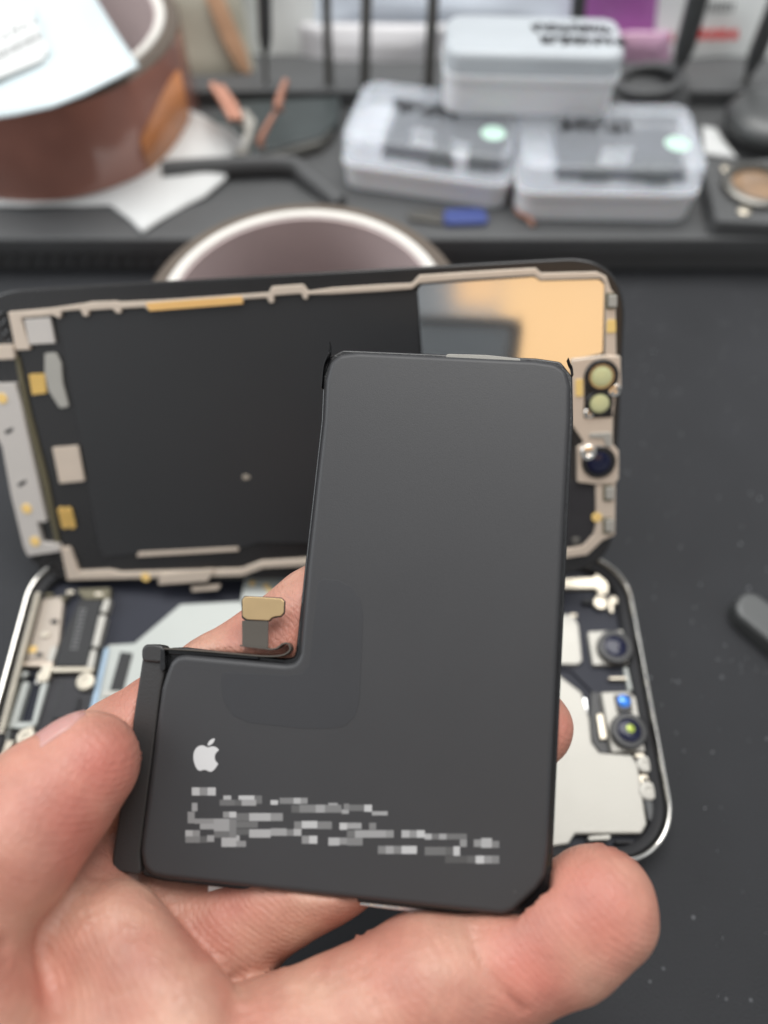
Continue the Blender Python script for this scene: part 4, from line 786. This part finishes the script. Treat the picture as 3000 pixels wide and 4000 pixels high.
bag('plastic_bag', [(2420, 330), (2480, 330), (2620, 330)], [(2400, 130), (2480, 120), (2620, 120)], 331, 334, 5, 'pink', 'small pink plastic bag in front of the purple bag', 12)
wb, _, (wA, wB) = bag('plastic_bag', [(2540, 365), (2800, 370), (3120, 360)], [(2570, -300), (2850, -300), (3150, -300)], 334, 352, 8, 'bagwhite', 'white plastic bag with red print and small black lettering at the right', 11)
def on_quad(A, B, fx, fy):
    p = A[0] + (A[-1] - A[0]) * fx; q = B[0] + (B[-1] - B[0]) * fx; return p + (q - p) * fy
def print_on(nm, par, strokes, m, off=7.0, Y0_=334, Y1_=352):
    V = []; Fc = []
    nn = _n(np.cross(wA[-1] - wA[0], wB[0] - wA[0])); nn = nn if nn[1] < 0 else -nn
    pl = Plane(wA[0] + nn * off, _n(wA[-1] - wA[0]), np.cross(nn, _n(wA[-1] - wA[0])))
    for P in strokes:
        o = len(V); V += [pl.at(*pl.px(x, y)) for x, y in P]; Fc.append(tuple(range(o, o + len(P))))
    V2 = V + [v + nn * .3 for v in V]; n_ = len(V); F2 = list(Fc) + [tuple(n_ + i for i in f_) for f_ in Fc] + [(f_[i], f_[(i + 1) % len(f_)], n_ + f_[(i + 1) % len(f_)], n_ + f_[i]) for f_ in Fc for i in range(len(f_))]
    return mk(nm, V2, F2, M[m], par, False)
print_on('red_print', wb, [[(2470 + k * 42, 118 + (7 if k % 2 else 0) + max(0, 5 - k) * 6), (2502 + k * 42, 112 + max(0, 5 - k) * 6), (2504 + k * 42, 150 + max(0, 5 - k) * 6), (2472 + k * 42, 156 + max(0, 5 - k) * 6)] for k in range(10) if k not in (4,)], 'red')
print_on('black_print', wb, [[(2740 + k * 17, 8), (2748 + k * 17, 6), (2741 + k * 17, 46), (2733 + k * 17, 48)] for k in range(8)], 'ink')
ob = [o for o in C.objects if o.get('label', '').startswith('olive')][0]
nn = None
def print_olive():
    A = [at_y(x, y, 318) for x, y in ((620, 400), (1015, 395))]; B0 = at_y(560, -260, 345)
    n_ = _n(np.cross(A[1] - A[0], B0 - A[0])); n_ = n_ if n_[1] < 0 else -n_
    pl = Plane(A[0] + n_ * 6.2, _n(A[1] - A[0]), np.cross(n_, _n(A[1] - A[0])))
    return slab('orange_print', [(790, -40), (855, -40), (900, 60), (960, 200), (985, 300), (930, 270), (870, 160)], pl, -2.0, .2, M['bagorange'], ob, r=3, bev=.2)
print_olive()

# ------------------------------------------------------------------ small things on the tray and the mat
pt = thing('salvaged_board', tz(1000, 560, PZ), 'dark green black circuit part with copper clips lying behind the tray ridge', 'circuit board')
slab('board', [(800, 470), (930, 395), (1330, 375), (1320, 470), (1260, 530), (900, 625)], TAB, PZ + .1, PZ + 5, M['darkpart'], pt, r=2, bev=.8)
slab('edge_strip', [(930, 628), (1240, 540), (1300, 490), (1300, 515), (1250, 560), (940, 645)], TAB, PZ + .1, PZ + 4, M['steel'], pt, r=.6, bev=.3)
slab('metal_bracket', [(920, 440), (960, 420), (1000, 470), (960, 590), (920, 600), (960, 500)], TAB, PZ + 4, PZ + 8, M['shield'], pt, r=1, bev=.5)
for P in ([(1100, 430), (1085, 420), (1100, 360), (1120, 310)], [(1030, 575), (1015, 555), (1040, 500), (1075, 440)]):
    tube('copper_clip', spline([at_depth(x, y, 272 - k * 2) for k, (x, y) in enumerate(P)], 5), [1.0 + 1.4 * math.sin(min(1, i / 5) * 1.5) * (1 - i / 19) for i in range(16)], M['copper'], pt, flat=.6)
for k in range(2): tube('copper_clip', [at_depth(830 + k * 34, 330 + k * 10, 268), at_depth(880 + k * 34, 410, 266), at_depth(910 + k * 30, 470, 265)], 1.5, M['copper'], pt, flat=.8)
cable = thing('coiled_cable', tz(2520, 395, PZ), 'loops of black cable lying behind the right box', 'cable')
for k in range(3):
    cx, cy, _z = tz(2530, 400, PZ + 4); P = [(cx + (16 - k * 2) * math.cos(a), cy + 6 + (13 - k) * math.sin(a), PZ + 3 + k * 3.2 + 2 * math.sin(a + k)) for a in np.linspace(0, 2 * math.pi, 40)]
    tube('cable_loop', P, 1.9, M['rubber'], cable)
kn = thing('rubber_knob', tz(2920, 560, PZ), 'dark grey rounded rubber knob behind the lens module at the right', 'knob')
_c = tz(2935, 540, PZ)
lathe('knob_cap', [(13, 3), (17, 5), (18, 7.5), (16, 10.5), (10, 12.5), (.05, 13)], _c + np.array([5, 0, 0]), (0, 0, 1), M['driver'], kn, 40, sharp=60)
lathe('knob_base', [(12, 0.05), (12, 3.1), (13, 3.2)], _c + np.array([5, 0, 0]), (0, 0, 1), M['rubber'], kn, 40)
wp = pillow('paper_scrap', [tz(2750, 600, PZ + .6), tz(2880, 620, PZ + .6)], [tz(2745, 490, PZ + 3), tz(2800, 500, PZ + 2)], 1.2, M['paper'], None, nu=14, nv=12, wob=.5, seed=14)
tag(wp, 'small white paper scrap between the right box and the rubber knob', 'paper')
lm = thing('lens_module', tz(2900, 850, PZ), 'square black module with a round amber lens at the right end of the tray', 'camera module')
slab('housing', [(2745, 640), (3080, 610), (3150, 880), (2800, 862)], TAB, PZ + .1, PZ + 7, M['rubber'], lm, r=3, bev=1)
O_ = np.array(list(TAB.px(2955, 735, PZ + 7)) + [PZ + 7])
lr_ = lathe('lens_ring', [(12.5, 0), (12.5, 2), (11.6, 2.6), (9.8, 2.6), (9.2, 1.5), (9.2, 0)], O_, (0, 0, 1), M['steel'], lm, 40, closed=True)
lathe('lens_disc', [(9.1, .1), (9, .8), (5, 1.6), (.05, 1.9)], O_, (0, 0, 1), mat('amber_glass', (.30, .19, .11), .15, var=.6, vs=120, coat=1), lm, 40)
for x, y in ((2838, 665), (2905, 830)):
    lathe('gold_screw', [(2.2, 0), (2.2, .8), (1.6, 1.2), (.05, 1.2)], np.array(list(TAB.px(x, y, PZ + 7)) + [PZ + 7]), (0, 0, 1), M['nickel'], lm, 20)
bp_ = thing('plastic_pick', tz(1820, 850, PZ), 'flat blue and grey plastic pick lying in front of the left box', 'pick')
slab('blue_end', [(1735, 815), (1890, 808), (1912, 865), (1735, 872)], TAB, PZ + .1, PZ + 2, M['blue'], bp_, r=2, bev=.4)
slab('grey_end', [(1590, 826), (1733, 815), (1733, 868), (1600, 850)], TAB, PZ + .1, PZ + 1.8, M['steel'], bp_, r=1, bev=.4)
cf = thing('wire_bit', tz(2030, 840, PZ), 'tiny copper coloured wire bit at the left foot of the right box', 'wire')
tube('strand', spline([tz(2012, 805, PZ + 1), tz(2030, 835, PZ + 1.4), tz(2060, 850, PZ + 1), tz(2085, 880, PZ + 1)], 4), .8, M['copper'], cf)
tl = thing('spudger', tz(2940, 2380, 0), 'dark grey pry tool lying on the mat at the right edge, rounded tip inwards', 'pry tool')
slab('handle', [(2868, 2362), (2892, 2322), (2925, 2305), (2965, 2318), (3300, 2560), (3300, 2745), (2890, 2410)], TAB, .1, 5.5, M['driver'], tl, r=4, bev=2.2, nb=5, n=8)
# lint on the mat
V = []; Fc = []
for k in range(300):
    x = rng.uniform(45, 150); y = rng.uniform(-20, 205); 
    if k < 60: x = rng.uniform(-150, 150); y = rng.uniform(110, 205)
    a = rng.random() * 3.14; l = rng.uniform(.07, .36); w_ = rng.uniform(.04, .11); o = len(V); c_, s_ = math.cos(a), math.sin(a)
    V += [(x - c_ * l - s_ * -w_, y - s_ * l - c_ * w_, .03), (x + c_ * l + s_ * w_, y + s_ * l - c_ * w_, .05), (x + c_ * l * .8, y + s_ * l * .8 + w_, .25), (x - c_ * l * .7, y - s_ * l + w_, .2)]
    Fc += [(o, o + 1, o + 2, o + 3), (o, o + 1, o + 2), (o, o + 2, o + 3)][:1]
for k in range(150):
    x = rng.uniform(62, 150); y = rng.uniform(40, 205); a = rng.random() * 3.14; l = rng.uniform(.08, .36); w_ = l * rng.uniform(.3, .7); o = len(V); c_, s_ = math.cos(a), math.sin(a)
    V += [(x - c_ * l, y - s_ * l, .05), (x + s_ * w_, y - c_ * w_, .08), (x + c_ * l, y + s_ * l, .3), (x - s_ * w_, y + c_ * w_, .2)]; Fc.append((o, o + 1, o + 2, o + 3))
tag(mk('lint', V, Fc, M['lint'], None, False), kind='stuff')
# warm lights added only for the orange reflection in the display's metal plate
def mirror_ray(x, y, dist):
    p = SCR.at(*SCR.px(x, y)); d = _n(ray(x, y)); r = d - 2 * (d @ SCR.n) * SCR.n; return p + r * dist
def glow_light(name, xa, ya, xb, yb, dist, rad, col):
    a, b, c_ = mirror_ray(xa, ya, dist), mirror_ray(xb, ya, dist), mirror_ray(xa, yb, dist); cen = (b + c_) / 2
    sx, sy = np.linalg.norm(b - a), np.linalg.norm(c_ - a); tgt = SCR.at(*SCR.px((xa + xb) / 2, (ya + yb) / 2))
    l = bpy.data.lights.new(name, 'AREA'); l.shape = 'RECTANGLE'; l.size = sx * S; l.size_y = sy * S; l.energy = rad * math.pi * sx * sy * S * S; l.color = col
    o = bpy.data.objects.new(name, l); C.objects.link(o)
    zax = Vector(_n(cen - tgt)); xax = Vector(_n(b - a)); xax = (xax - xax.dot(zax) * zax).normalized(); yax = zax.cross(xax)
    Mx = Matrix((xax, yax, zax)).transposed().to_4x4(); Mx.translation = Vector(cen * S); o.matrix_world = Mx
glow_light('added_plate_glow', 1945, 1010, 2500, 1560, 420, .95, (1.0, .45, .0))
glow_light('added_plate_glow', 1780, 1010, 1944, 1200, 420, .95, (1.0, .43, .0))
